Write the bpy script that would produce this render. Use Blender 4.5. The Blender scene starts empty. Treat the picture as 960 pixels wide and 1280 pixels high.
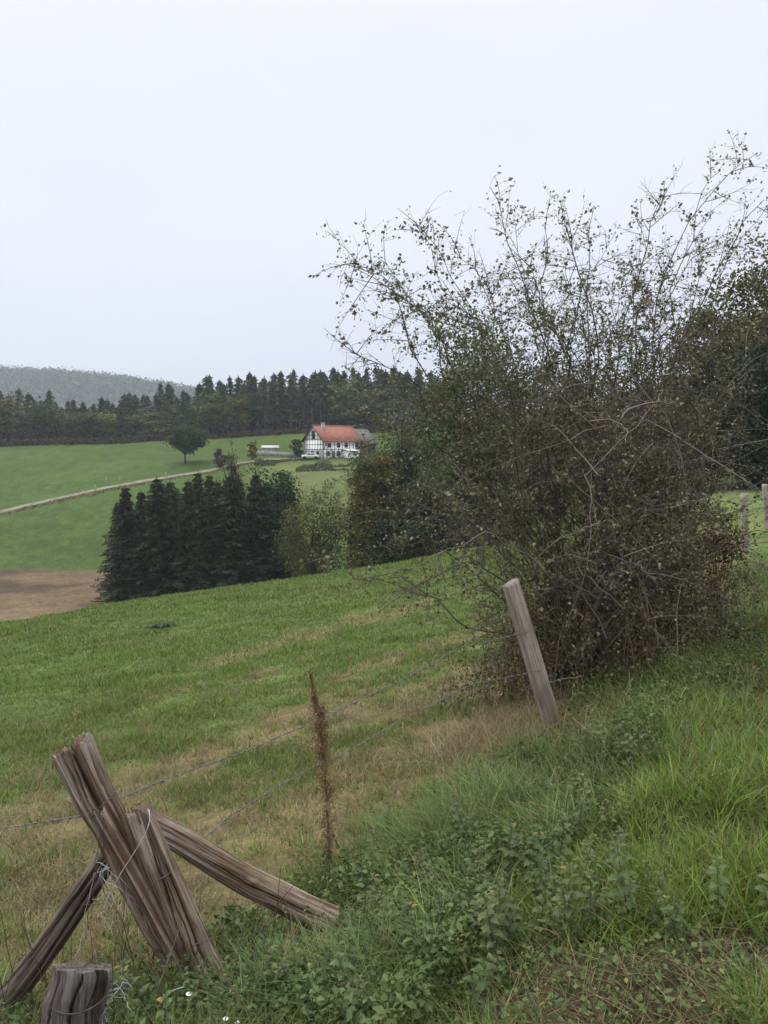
import bpy, math, random
import numpy as np
from mathutils import Vector, Matrix, Quaternion

random.seed(7)
R = np.random.default_rng(11)
scene = bpy.context.scene
COL = scene.collection
rad = math.radians

# ------------------------------------------------------------------ camera
F = 960.0                      # focal length in photograph pixels (960 x 1280)
PITCH = rad(4.76)
EYE = 1.6
cp, sp = math.cos(PITCH), math.sin(PITCH)
cam_d = bpy.data.cameras.new('camera')
cam = bpy.data.objects.new('camera', cam_d)
COL.objects.link(cam)
cam_d.sensor_fit = 'VERTICAL'
cam_d.sensor_height = 36.0
cam_d.lens = 36.0 * F / 1280.0
cam_d.clip_start = 0.05
cam_d.clip_end = 9000
cam.location = (0, 0, EYE)
cam.rotation_euler = (math.pi / 2 - PITCH, 0, 0)
scene.camera = cam


def P(px, py, Y):
    """point seen at photograph pixel (px, py) at distance Y ahead"""
    u = (px - 480) / F
    v = (640 - py) / F
    dy = cp + v * sp
    dz = v * cp - sp
    return np.array([u * Y / dy, Y, EYE + dz * Y / dy])


def slope(py):
    v = (640 - py) / F
    return (v * cp - sp) / (cp + v * sp)


# ------------------------------------------------------------------ noise
def _hash(ix, iy, s):
    h = (ix.astype(np.int64) * 374761393 + iy.astype(np.int64) * 668265263 + s * 144665) & 0x7fffffff
    h = ((h ^ (h >> 13)) * 1274126177) & 0x7fffffff
    h = (h ^ (h >> 16)) & 0xffff
    return h / 65535.0


def vnoise(x, y, s=0):
    x = np.asarray(x, float); y = np.asarray(y, float)
    ix = np.floor(x); iy = np.floor(y)
    fx = x - ix; fy = y - iy
    fx = fx * fx * (3 - 2 * fx); fy = fy * fy * (3 - 2 * fy)
    a = _hash(ix, iy, s); b = _hash(ix + 1, iy, s)
    c = _hash(ix, iy + 1, s); d = _hash(ix + 1, iy + 1, s)
    return a + (b - a) * fx + (c - a) * fy + (a - b - c + d) * fx * fy


def fbm(x, y, s=0, o=4):
    r = 0; a = .5; t = 0
    x = np.asarray(x, float); y = np.asarray(y, float)
    for k in range(o):
        r = r + a * vnoise(x * 2 ** k + 17.3 * k, y * 2 ** k - 9.1 * k, s + k); t += a; a *= .5
    return r / t


def sstep(a, b, x):
    t = np.clip((x - a) / (b - a), 0, 1)
    return t * t * (3 - 2 * t)


# ------------------------------------------------------------------ terrain
def Rw(*pairs):
    return [(Y, EYE + Y * slope(r)) for Y, r in pairs]


COLS = [
    (-400, [(1.5, -.4), (2.5, -.75), (3.3, -.9), (5, -1.2)] + Rw((10, 915), (20, 835), (30, 800), (36, 797), (46, 826), (60, 825), (80, 788), (112, 730), (150, 655), (235, 567), (300, 552), (500, 535), (1000, 520), (2600, 515))),
    (0, [(1.5, -.35), (2.5, -.7), (3.3, -.85), (5, -1.15)] + Rw((10, 905), (20, 820), (30, 784), (36, 779), (46, 806), (60, 810), (80, 777), (112, 718), (150, 641), (235, 558), (300, 545), (500, 530), (1000, 520), (2600, 515))),
    (130, [(1.5, -.3), (2.5, -.65), (3.3, -.8), (5, -1.1)] + Rw((10, 890), (20, 800), (30, 763), (37, 757), (48, 786), (62, 792), (82, 762), (112, 714), (150, 631), (235, 555), (300, 540), (500, 530), (1000, 520), (2600, 515))),
    (250, [(1.5, -.25), (2.5, -.6), (3.3, -.75), (5, -1.05)] + Rw((10, 876), (20, 785), (30, 747), (38, 740), (50, 768), (65, 772), (85, 738), (112, 692), (150, 620), (185, 578), (235, 549), (300, 538), (500, 528), (1000, 520), (2600, 515))),
    (370, [(1.5, -.2), (2.6, -.52), (3.3, -.7), (5, -.95)] + Rw((10, 862), (20, 770), (30, 731), (38, 724), (50, 750), (65, 757), (85, 722), (112, 672), (150, 604), (185, 573), (235, 542), (300, 535), (500, 528), (1000, 520), (2600, 515))),
    (480, [(1.5, -.15), (2.6, -.45), (4, -.74), (6, -1.0)] + Rw((10, 850), (20, 757), (30, 716), (38, 708), (50, 735), (70, 738), (100, 692), (150, 602), (182, 573), (235, 541), (300, 535), (500, 528), (1000, 520), (2600, 515))),
    (600, [(1.5, -.1), (2.6, -.32), (4, -.56), (6, -.86), (10, -1.3), (20, -2.2)] + Rw((30, 695), (38, 686), (50, 712), (70, 714), (100, 672), (150, 602), (182, 575), (235, 543), (300, 535), (500, 528), (1000, 520), (2600, 515))),
    (700, [(1.5, -.07), (2.6, -.2), (4, -.42), (6, -.66), (8, -.8), (10, -1.0), (20, -1.7), (30, -2.2), (40, -3.3), (55, -6), (75, -8), (100, -6), (150, -3), (235, 6), (300, 9), (500, 18), (1000, 45), (2600, 120)]),
    (800, [(1.5, -.05), (2.6, -.12), (4, -.26), (6, -.45), (8, -.6), (10, -.75), (20, -1.2), (30, -1.5), (40, -2.2), (55, -3.5), (75, -3.8), (100, -2), (150, 2), (235, 8), (300, 10), (500, 18), (1000, 45), (2600, 120)]),
    (900, [(1.5, -.03), (2.6, -.06), (4, -.16), (6, -.33), (8, -.46), (10, -.56), (16.5, -.72), (30, -.9), (50, -1.25), (75, 0), (100, 3), (150, 8), (235, 12), (300, 13), (500, 18), (1000, 45), (2600, 120)]),
    (980, [(1.5, -.02), (2.6, -.04), (4, -.12), (6, -.27), (8, -.42), (10, -.52), (16.5, -.64), (27, -.66), (50, -1.1), (75, 1), (100, 4), (150, 9), (235, 13), (300, 14), (500, 18), (1000, 45), (2600, 120)]),
    (1400, [(1.5, 0), (2.6, 0), (4, -.04), (6, -.1), (10, -.28), (16.5, -.35), (27, -.35), (50, 0), (75, 3), (150, 11), (235, 15), (300, 16), (500, 20), (1000, 45), (2600, 120)]),
]


def pchip(xk, yk, x):
    xk = np.array(xk, float); yk = np.array(yk, float)
    h = np.diff(xk); d = np.diff(yk) / h
    m = np.zeros_like(yk)
    for i in range(1, len(xk) - 1):
        if d[i - 1] * d[i] > 0:
            w1 = 2 * h[i] + h[i - 1]; w2 = h[i] + 2 * h[i - 1]
            m[i] = (w1 + w2) / (w1 / d[i - 1] + w2 / d[i])
    m[0] = d[0]; m[-1] = d[-1]
    x = np.clip(x, xk[0], xk[-1])
    i = np.clip(np.searchsorted(xk, x) - 1, 0, len(h) - 1)
    t = (x - xk[i]) / h[i]
    return ((1 + 2 * t) * (1 - t) ** 2 * yk[i] + t * (1 - t) ** 2 * h[i] * m[i]
            + t * t * (3 - 2 * t) * yk[i + 1] + t * t * (t - 1) * h[i] * m[i + 1])


UK = np.array([(c[0] - 480) / F for c in COLS])


def base_z(x, y):
    x = np.asarray(x, float); y = np.asarray(y, float)
    yy = np.maximum(y, 1.5)
    u = np.clip(x / yy, UK[0], UK[-1])
    Z = np.stack([pchip([p[0] for p in c[1]], [p[1] for p in c[1]], yy) for c in COLS])
    n = len(UK)
    M = np.zeros_like(Z)
    for i in range(n):
        a = max(i - 1, 0); b = min(i + 1, n - 1)
        M[i] = (Z[b] - Z[a]) / (UK[b] - UK[a])
    i = np.clip(np.searchsorted(UK, u) - 1, 0, n - 2)
    h = UK[i + 1] - UK[i]
    t = (u - UK[i]) / h
    k = np.arange(len(np.atleast_1d(u))) if u.ndim else None
    sel = (lambda A, j: np.take_along_axis(A, j[None, ...], 0)[0])
    return ((1 + 2 * t) * (1 - t) ** 2 * sel(Z, i) + t * (1 - t) ** 2 * h * sel(M, i)
            + t * t * (3 - 2 * t) * sel(Z, i + 1) + t * t * (t - 1) * h * sel(M, i + 1))


FY = np.array([-10, 3.2, 6.0, 16.5, 27, 60]); FX = np.array([-11.6, -.93, 1.34, 7.8, 13.4, 31.0])


def fence_d(x, y):
    """signed distance to the fence line: positive on the path side"""
    d = (x - np.interp(y, FY, FX)) * .82
    left = 3.05 - y
    return np.where((x < -.9) & (y < 3.6), np.maximum(d * .2 - .6, left), d)


def ground_z(x, y):
    x = np.asarray(x, float); y = np.asarray(y, float)
    z = base_z(x, y)
    near = 1 - sstep(25, 60, np.hypot(x, y))
    bump = (fbm(x * 1.1, y * 1.1, 5, 3) - .5) * .16 + (fbm(x * 5, y * 5, 9, 2) - .5) * .05
    far = (fbm(x * .06, y * .06, 21, 3) - .5) * 1.2 * sstep(60, 110, y)
    return z + bump * near + far


def gz(x, y):
    return float(ground_z(np.array([x], float), np.array([y], float))[0])


def G(px, py, y0, y1, n=4000):
    """first ground point beyond y0 seen at photograph pixel (px, py)"""
    Y = np.linspace(y0, y1, n)
    pts = np.stack([P(px, py, 1.0) * 1.0 for _ in (0,)])[0]
    dx = pts[0]; dz = pts[2] - EYE
    d = EYE + dz * Y - ground_z(dx * Y, Y)
    s = np.where((d[:-1] > 0) & (d[1:] <= 0))[0]
    i = s[0] if len(s) else int(np.argmin(np.abs(d)))
    return np.array([dx * Y[i], Y[i], gz(dx * Y[i], Y[i])])


# ------------------------------------------------------------------ mesh helpers
def mesh_from(name, V, quads=None, tris=None, mats=(), attrs=None, smooth=False):
    V = np.ascontiguousarray(V, np.float32).reshape(-1, 3)
    me = bpy.data.meshes.new(name)
    me.vertices.add(len(V)); me.vertices.foreach_set('co', V.ravel())
    q = np.zeros((0, 4), np.int32) if quads is None or len(quads) == 0 else np.asarray(quads, np.int32).reshape(-1, 4)
    t = np.zeros((0, 3), np.int32) if tris is None or len(tris) == 0 else np.asarray(tris, np.int32).reshape(-1, 3)
    lv = np.concatenate([q.ravel(), t.ravel()]).astype(np.int32)
    me.loops.add(len(lv)); me.loops.foreach_set('vertex_index', lv)
    nf = len(q) + len(t)
    me.polygons.add(nf)
    st = np.concatenate([np.arange(len(q)) * 4, len(q) * 4 + np.arange(len(t)) * 3]).astype(np.int32)
    me.polygons.foreach_set('loop_start', st)
    if smooth:
        me.polygons.foreach_set('use_smooth', np.ones(nf, bool))
    for m in mats:
        me.materials.append(m)
    for k, a in (attrs or {}).items():
        a = np.asarray(a, np.float32)
        if a.ndim == 1:
            at = me.attributes.new(k, 'FLOAT', 'POINT'); at.data.foreach_set('value', a)
        else:
            if a.shape[1] == 3:
                a = np.concatenate([a, np.ones((len(a), 1), np.float32)], 1)
            at = me.attributes.new(k, 'FLOAT_COLOR', 'POINT'); at.data.foreach_set('color', np.ascontiguousarray(a).ravel())
    me.update(calc_edges=True)
    me.validate()
    return me


def link(name, me, parent=None, loc=None, color=None):
    o = bpy.data.objects.new(name, me)
    COL.objects.link(o)
    if parent is not None:
        o.parent = parent
    if loc is not None:
        o.location = loc
    if color is not None:
        o.color = (*color, 1)
    return o


def tag(o, label=None, cat=None, group=None, kind=None):
    if label: o['label'] = label
    if cat: o['category'] = cat
    if group: o['group'] = group
    if kind: o['kind'] = kind
    return o


def empty(name, loc=(0, 0, 0), rz=0.0, scale=1.0):
    o = bpy.data.objects.new(name, None)
    COL.objects.link(o)
    o.location = loc; o.rotation_euler = (0, 0, rz); o.scale = (scale,) * 3
    o.empty_display_size = .2
    return o


def kids(o):
    return [c for c in ALLKIDS.get(o.name, [])]


ALLKIDS = {}


def part(name, me, parent, loc=None, color=None):
    o = link(name, me, parent, loc, color)
    ALLKIDS.setdefault(parent.name, []).append(o)
    return o


def copy_tree(o, parent=None):
    c = o.copy(); COL.objects.link(c)
    if parent is not None:
        c.parent = parent
    for k in ALLKIDS.get(o.name, []):
        kc = copy_tree(k, c)
        ALLKIDS.setdefault(c.name, []).append(kc)
    return c


class MB:
    def __init__(s):
        s.V = []; s.Q = []; s.T = []; s.A = []; s.n = 0

    def add(s, V, quads=None, tris=None, tint=None):
        V = np.asarray(V, float).reshape(-1, 3)
        if quads is not None and len(quads): s.Q.append(np.asarray(quads).reshape(-1, 4) + s.n)
        if tris is not None and len(tris): s.T.append(np.asarray(tris).reshape(-1, 3) + s.n)
        s.V.append(V); s.n += len(V)
        if tint is None: tint = .5
        s.A.append(np.broadcast_to(np.asarray(tint, float), (len(V),)))
        return s

    def box(s, a, b, tint=None):
        x0, y0, z0 = a; x1, y1, z1 = b
        V = [(x0, y0, z0), (x1, y0, z0), (x1, y1, z0), (x0, y1, z0), (x0, y0, z1), (x1, y0, z1), (x1, y1, z1), (x0, y1, z1)]
        return s.add(V, [(0, 3, 2, 1), (4, 5, 6, 7), (0, 1, 5, 4), (1, 2, 6, 5), (2, 3, 7, 6), (3, 0, 4, 7)], tint=tint)

    def prism(s, poly, x0, x1, axis=0, tint=None):
        """polygon (list of 2d) extruded along axis"""
        n = len(poly)
        def mk(p, e):
            return (e, p[0], p[1]) if axis == 0 else ((p[0], e, p[1]) if axis == 1 else (p[0], p[1], e))
        V = [mk(p, x0) for p in poly] + [mk(p, x1) for p in poly]
        c0 = np.mean(np.array(V[:n]), 0); c1 = np.mean(np.array(V[n:]), 0)
        V += [tuple(c0), tuple(c1)]
        Q = [(i, (i + 1) % n, n + (i + 1) % n, n + i) for i in range(n)]
        T = [(2 * n, (i + 1) % n, i) for i in range(n)] + [(2 * n + 1, n + i, n + (i + 1) % n) for i in range(n)]
        return s.add(V, Q, T, tint)

    def tubes(s, Pn, Rn, sides=4, tint=None):
        """batch of tubes: Pn (N,K,3) Rn (N,K)"""
        Pn = np.asarray(Pn, float); Rn = np.asarray(Rn, float)
        N, K, _ = Pn.shape
        T = np.gradient(Pn, axis=1)
        T /= np.linalg.norm(T, axis=2, keepdims=True) + 1e-9
        ref = np.where(np.abs(T.mean(1)[:, 2:3]) > .8, np.array([[1., 0, 0]]), np.array([[0., 0, 1]]))[:, None, :]
        A = np.cross(T, np.broadcast_to(ref, T.shape)); A /= np.linalg.norm(A, axis=2, keepdims=True) + 1e-9
        B = np.cross(T, A)
        ang = np.arange(sides) / sides * 2 * np.pi
        V = Pn[:, :, None, :] + Rn[:, :, None, None] * (np.cos(ang)[None, None, :, None] * A[:, :, None, :] + np.sin(ang)[None, None, :, None] * B[:, :, None, :])
        idx = np.arange(N * K * sides).reshape(N, K, sides)
        a = idx[:, :-1, :]; b = np.roll(idx, -1, 2)[:, :-1, :]; c = np.roll(idx, -1, 2)[:, 1:, :]; d = idx[:, 1:, :]
        Q = np.stack([a, d, c, b], -1).reshape(-1, 4)
        if tint is None: tt = None
        else: tt = np.broadcast_to(np.asarray(tint, float).reshape(-1, 1), (N, K * sides)).ravel()
        return s.add(V.reshape(-1, 3), Q, None, tt)

    def tube(s, pts, r, sides=6, tint=None, cap=True):
        pts = np.asarray(pts, float); r = np.broadcast_to(np.asarray(r, float), (len(pts),))
        n0 = s.n
        s.tubes(pts[None], r[None], sides, tint)
        if cap:
            V = np.array([pts[0], pts[-1]]); m = len(pts)
            base = 0
            T = []
            for i in range(sides):
                T.append((n0 + i, n0 + (i + 1) % sides, s.n))
                T.append((n0 + (m - 1) * sides + (i + 1) % sides, n0 + (m - 1) * sides + i, s.n + 1))
            s.T.append(np.array(T)); s.V.append(V); s.n += 2; s.A.append(np.full(2, .5 if tint is None else float(np.ravel(tint)[0])))
        return s

    def mesh(s, name, mat, smooth=False):
        V = np.concatenate(s.V)
        Q = np.concatenate(s.Q) if s.Q else None
        T = np.concatenate(s.T) if s.T else None
        return mesh_from(name, V, Q, T, [mat] if mat else [], {'tint': np.concatenate(s.A)}, smooth)


def rand_unit(n, rng=R):
    v = rng.normal(size=(n, 3)); return v / np.linalg.norm(v, axis=1, keepdims=True)


def leaf_quads(mb, C, size, rng=R, asp=.6, tint=None, up=0.0, N=None):
    """random little diamond leaves at C"""
    n = len(C)
    if N is None:
        N = rand_unit(n, rng); N[:, 2] += up; N /= np.linalg.norm(N, axis=1, keepdims=True)
    A = np.cross(N, rand_unit(n, rng)); A /= np.linalg.norm(A, axis=1, keepdims=True) + 1e-9
    B = np.cross(N, A)
    L = (np.broadcast_to(size, (n,)) * rng.uniform(.7, 1.3, n))[:, None]
    W = L * asp
    fold = N * L * .12
    V = np.stack([C - A * L * .5, C - B * W * .5 + A * L * .05 + fold, C + A * L * .5, C + B * W * .5 + A * L * .05 + fold], 1)
    Q = np.arange(n * 4).reshape(n, 4)
    tt = rng.uniform(0, 1, n) if tint is None else tint
    mb.add(V.reshape(-1, 3), Q, None, np.repeat(tt, 4))


# ------------------------------------------------------------------ materials
def new_mat(name):
    m = bpy.data.materials.new(name); m.use_nodes = True
    nt = m.node_tree; nt.nodes.clear()
    out = nt.nodes.new('ShaderNodeOutputMaterial')
    return m, nt, out


def N_(nt, t, **kw):
    n = nt.nodes.new(t)
    for k, v in kw.items():
        if k.startswith('i_'):
            n.inputs[k[2:].replace('_', ' ')].default_value = v
        else:
            setattr(n, k, v)
    return n


def ramp(nt, fac, stops, interp='LINEAR'):
    r = nt.nodes.new('ShaderNodeValToRGB')
    r.color_ramp.interpolation = interp
    els = r.color_ramp.elements
    while len(els) < len(stops): els.new(.5)
    for e, (p, c) in zip(els, stops):
        e.position = p; e.color = (*c, 1)
    nt.links.new(fac, r.inputs[0])
    return r.outputs[0]


def mixc(nt, fac, a, b, mode='MIX'):
    m = nt.nodes.new('ShaderNodeMix'); m.data_type = 'RGBA'; m.blend_type = mode
    for sock, v in ((m.inputs[0], fac), (m.inputs[6], a), (m.inputs[7], b)):
        if isinstance(v, (int, float)): sock.default_value = v
        elif isinstance(v, tuple): sock.default_value = (*v, 1) if len(v) == 3 else v
        else: nt.links.new(v, sock)
    return m.outputs[2]


def noise(nt, scale, coord=None, detail=4, rough=.55, mscale=None, kind='Object', dist=0.0):
    n = nt.nodes.new('ShaderNodeTexNoise')
    n.inputs['Scale'].default_value = scale; n.inputs['Detail'].default_value = detail
    n.inputs['Roughness'].default_value = rough; n.inputs['Distortion'].default_value = dist
    if coord is None:
        tc = nt.nodes.new('ShaderNodeTexCoord'); coord = tc.outputs[kind]
    if mscale:
        mp = nt.nodes.new('ShaderNodeMapping'); mp.inputs['Scale'].default_value = mscale
        nt.links.new(coord, mp.inputs[0]); coord = mp.outputs[0]
    nt.links.new(coord, n.inputs['Vector'])
    return n.outputs['Fac']


def bump(nt, h, strength=.4, dist=.02):
    b = nt.nodes.new('ShaderNodeBump'); b.inputs['Strength'].default_value = strength; b.inputs['Distance'].default_value = dist
    nt.links.new(h, b.inputs['Height']); return b.outputs[0]


def finish(nt, out, color, rough=.7, spec=.3, normal=None, trans=0.0, metal=0.0):
    p = nt.nodes.new('ShaderNodeBsdfPrincipled')
    if isinstance(color, tuple): p.inputs['Base Color'].default_value = (*color, 1)
    else: nt.links.new(color, p.inputs['Base Color'])
    p.inputs['Roughness'].default_value = rough; p.inputs['Specular IOR Level'].default_value = spec
    p.inputs['Metallic'].default_value = metal
    if normal is not None: nt.links.new(normal, p.inputs['Normal'])
    sh = p.outputs[0]
    if trans > 0:
        t = nt.nodes.new('ShaderNodeBsdfTranslucent')
        if isinstance(color, tuple): t.inputs[0].default_value = (*color, 1)
        else: nt.links.new(color, t.inputs[0])
        mx = nt.nodes.new('ShaderNodeMixShader'); mx.inputs[0].default_value = trans
        nt.links.new(sh, mx.inputs[1]); nt.links.new(t.outputs[0], mx.inputs[2]); sh = mx.outputs[0]
    nt.links.new(sh, out.inputs['Surface'])


def attr(nt, name, out='Fac'):
    a = nt.nodes.new('ShaderNodeAttribute'); a.attribute_name = name; return a.outputs[out]


def leaf_mat(name, stops, rough=.55, spec=.35, trans=.25, objcol=True):
    m, nt, out = new_mat(name)
    c = ramp(nt, attr(nt, 'tint'), stops)
    if objcol:
        oi = nt.nodes.new('ShaderNodeObjectInfo')
        c = mixc(nt, 1.0, c, oi.outputs['Color'], 'MULTIPLY')
    finish(nt, out, c, rough, spec, None, trans)
    return m


def plain(name, col, rough=.7, spec=.3, metal=0.0, var=.25, scale=3.0, bumps=0.0):
    m, nt, out = new_mat(name)
    n = noise(nt, scale)
    c = ramp(nt, n, [(.3, tuple(v * (1 - var) for v in col)), (.7, tuple(min(1, v * (1 + var)) for v in col))])
    finish(nt, out, c, rough, spec, bump(nt, n, bumps, .01) if bumps else None, 0, metal)
    return m


def wood_mat(name, cols, zs=1.0, rough=.9, grain=80, dark=.42):
    m, nt, out = new_mat(name)
    g = noise(nt, grain, mscale=(1, 1, .055 * zs), detail=8, rough=.7)
    g2 = noise(nt, 95, mscale=(1, 1, .03 * zs), detail=3)
    b = noise(nt, 5, mscale=(1, 1, .5), detail=4)
    c = ramp(nt, b, [(.32, cols[0]), (.5, cols[1]), (.68, cols[2])])
    dk = ramp(nt, g, [(.36, (dark,) * 3), (.46, (.85,) * 3), (.62, (1.15,) * 3)])
    c = mixc(nt, 1.0, c, dk, 'MULTIPLY')
    t = attr(nt, 'tint')
    c = mixc(nt, 1.0, c, ramp(nt, t, [(0, (.30, .24, .20)), (.4, (.9, .85, .8)), (.6, (1, 1, 1)), (1, (1.6, 1.62, 1.68))]), 'MULTIPLY')
    add = nt.nodes.new('ShaderNodeMath'); add.operation = 'ADD'
    nt.links.new(g, add.inputs[0]); nt.links.new(g2, add.inputs[1])
    finish(nt, out, c, rough, .12, bump(nt, add.outputs[0], 1.0, .015))
    return m


M = {}
M['grass'], nt, out = new_mat('grass_blades')
finish(nt, out, attr(nt, 'col', 'Color'), .55, .3, None, .3)
M['nettle'] = leaf_mat('nettle_leaves', [(0, (.034, .062, .022)), (.4, (.064, .104, .038)), (.8, (.105, .150, .062)), (.97, (.19, .17, .06))], .6, .28, .25)
M['stem'] = plain('green_stem', (.07, .085, .035))
M['bush_leaf'] = leaf_mat('bush_leaves', [(0, (.050, .054, .020)), (.4, (.100, .103, .040)), (.70, (.165, .162, .080)), (.88, (.28, .27, .19)), (.985, (.20, .10, .035))], .6, .3, .22)
M['bark'] = plain('twig_bark', (.085, .075, .06), .9, .15, var=.5, scale=9)
M['bark_pale'] = plain('pale_bark', (.2, .175, .14), .9, .15, var=.4, scale=9)
M['pine_bark'] = plain('pine_bark', (.12, .10, .085), .95, .1, var=.4, scale=2)
M['trunk'] = plain('tree_bark', (.055, .047, .038), .95, .1, var=.4, scale=2)
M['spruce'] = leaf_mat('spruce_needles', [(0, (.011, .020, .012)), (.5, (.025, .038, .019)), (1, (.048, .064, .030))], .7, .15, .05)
M['decid'] = leaf_mat('broad_leaves', [(0, (.024, .036, .014)), (.5, (.050, .068, .026)), (1, (.092, .108, .044))], .6, .25, .2)
M['decid_yel'] = leaf_mat('yellowing_leaves', [(0, (.025, .045, .014)), (.40, (.055, .075, .022)), (.58, (.16, .145, .03)), (1, (.33, .27, .05))], .6, .25, .2)
M['bracken'] = leaf_mat('bracken_fronds', [(0, (.026, .020, .012)), (.5, (.052, .036, .020)), (1, (.10, .062, .03))], .8, .1, .15)
M['dry'] = leaf_mat('dry_stems', [(0, (.10, .07, .04)), (.5, (.20, .155, .09)), (1, (.30, .25, .16))], .8, .15, .2)
M['dock'] = leaf_mat('dry_dock_seed', [(0, (.11, .075, .036)), (.5, (.23, .160, .078)), (1, (.40, .31, .19))], .9, .1, .15)
M['wood'] = wood_mat('weathered_wood', [(.19, .125, .085), (.30, .235, .18), (.44, .40, .35)])
M['wood_pale'] = wood_mat('grey_sawn_wood', [(.26, .22, .18), (.36, .315, .265), (.44, .40, .345)], 1.0, .9, 60, .6)
M['wood_grey'] = wood_mat('bleached_grey_wood', [(.14, .125, .11), (.25, .23, .21), (.38, .36, .34)], 1.0, .9, 90, .35)
M['wood_dark'] = wood_mat('dark_wood', [(.075, .060, .048), (.135, .112, .092), (.22, .195, .165)])  # same grain as the weathered wood in darker browns
M['wire'] = plain('galvanised_wire', (.17, .165, .16), .6, .4, .6, .35, 40)
M['wire_rust'] = plain('rusty_wire', (.13, .10, .085), .75, .3, .4, .4, 40)
M['twine'] = plain('frayed_twine', (.42, .41, .42), .9, .1, 0, .3, 40)

# ground material
M['ground'], nt, out = new_mat('ground_soil_and_turf')
c0 = attr(nt, 'col', 'Color')
n1 = noise(nt, 2.2, detail=8, rough=.7)
n2 = noise(nt, .35, detail=6, rough=.65)
n3 = noise(nt, 16, detail=6, rough=.75)
c = mixc(nt, 1.0, c0, ramp(nt, n1, [(.34, (.60, .62, .6)), (.5, (1, 1, 1)), (.66, (1.40, 1.32, 1.2))]), 'MULTIPLY')
c = mixc(nt, 1.0, c, ramp(nt, n2, [(.3, (.8, .82, .8)), (.7, (1.18, 1.15, 1.15))]), 'MULTIPLY')
c = mixc(nt, 1.0, c, ramp(nt, n3, [(.3, (.7, .72, .7)), (.7, (1.25, 1.22, 1.2))]), 'MULTIPLY')
finish(nt, out, c, .9, .1, bump(nt, n3, .6, .05))

# ------------------------------------------------------------------ world: overcast sky
SUN_EL, SUN_AZ = rad(48), rad(-60)
w = bpy.data.worlds.new('World'); scene.world = w; w.use_nodes = True
nt = w.node_tree; nt.nodes.clear()
wo = nt.nodes.new('ShaderNodeOutputWorld'); bg = nt.nodes.new('ShaderNodeBackground')
sky = nt.nodes.new('ShaderNodeTexSky'); sky.sky_type = 'NISHITA'; sky.sun_disc = False
sky.sun_elevation = SUN_EL; sky.sun_rotation = SUN_AZ; sky.dust_density = 3.0
tc = nt.nodes.new('ShaderNodeTexCoord')
mp = nt.nodes.new('ShaderNodeMapping'); mp.inputs['Scale'].default_value = (1.0, 1.0, 2.6)
nt.links.new(tc.outputs['Generated'], mp.inputs[0])
nz = nt.nodes.new('ShaderNodeTexNoise'); nz.inputs['Scale'].default_value = 2.2; nz.inputs['Detail'].default_value = 5; nz.inputs['Roughness'].default_value = .5
nt.links.new(mp.outputs[0], nz.inputs['Vector'])
sep = nt.nodes.new('ShaderNodeSeparateXYZ'); nt.links.new(tc.outputs['Generated'], sep.inputs[0])
SKY = 7.6
cl = ramp(nt, sep.outputs[2], [(0, (.68, .71, .83)), (.10, (.76, .80, .92)), (.27, (.89, .92, 1.01)), (.45, (.91, .94, 1.02)), (.7, (.97, .98, 1.0)), (1, (1.0, 1.0, 1.0))])
cl = mixc(nt, 1.0, cl, ramp(nt, nz.outputs['Fac'], [(.3, (.955, .96, .965)), (.7, (1.03, 1.028, 1.02))]), 'MULTIPLY')
# an overcast sky is brightest overhead
zen = nt.nodes.new('ShaderNodeMapRange'); zen.interpolation_type = 'SMOOTHSTEP'
zen.inputs['From Min'].default_value = .46; zen.inputs['From Max'].default_value = 1.0
zen.inputs['To Min'].default_value = SKY; zen.inputs['To Max'].default_value = SKY * 3.0
nt.links.new(sep.outputs[2], zen.inputs['Value'])
cmb = nt.nodes.new('ShaderNodeCombineXYZ')
for k_ in range(3): nt.links.new(zen.outputs[0], cmb.inputs[k_])
cl = mixc(nt, 1.0, cl, cmb.outputs[0], 'MULTIPLY')
col = mixc(nt, .93, sky.outputs[0], cl)
nt.links.new(col, bg.inputs['Color']); bg.inputs['Strength'].default_value = .1
nt.links.new(bg.outputs[0], wo.inputs['Surface'])

sd = bpy.data.lights.new('sun', 'SUN'); sd.energy = 1.5; sd.angle = rad(40); sd.color = (1, .975, .94)
so = bpy.data.objects.new('sun', sd); COL.objects.link(so)
# direction towards the sun: azimuth from +Y clockwise
sdir = Vector((math.sin(SUN_AZ) * math.cos(SUN_EL), math.cos(SUN_AZ) * math.cos(SUN_EL), math.sin(SUN_EL)))
so.rotation_euler = sdir.to_track_quat('Z', 'Y').to_euler()
so.location = (0, 0, 60)

# ------------------------------------------------------------------ region masks
GREEN = np.array([.080, .130, .022]); LUSH = np.array([.105, .168, .024]); DRY = np.array([.175, .135, .072]); SOIL = np.array([.085, .062, .040])


def pasture_dry(x, y):
    d = fence_d(x, y)
    # along the fence the turf is trampled and dry; noise stretched along the fence
    al = x * .55 + y * .83; ac = x * .83 - y * .55
    n = fbm(al * .35, ac * 1.1, 31, 4); n2 = fbm(x * 1.6, y * 1.6, 37, 3)
    band = sstep(-6.5, -1.0, d) * (1 - sstep(.0, 1.0, d))
    m = band * .62 + (n - .5) * 2.0 + (n2 - .5) * 1.2 - .16
    far = sstep(.64, .75, fbm(al * .22, ac * .5, 41, 4)) * .8 * sstep(-16, -5, d)
    return np.clip(sstep(.12, .6, m) * (d < 1) * sstep(-10, -3, d) + far * (d < 0), 0, 1)


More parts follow.
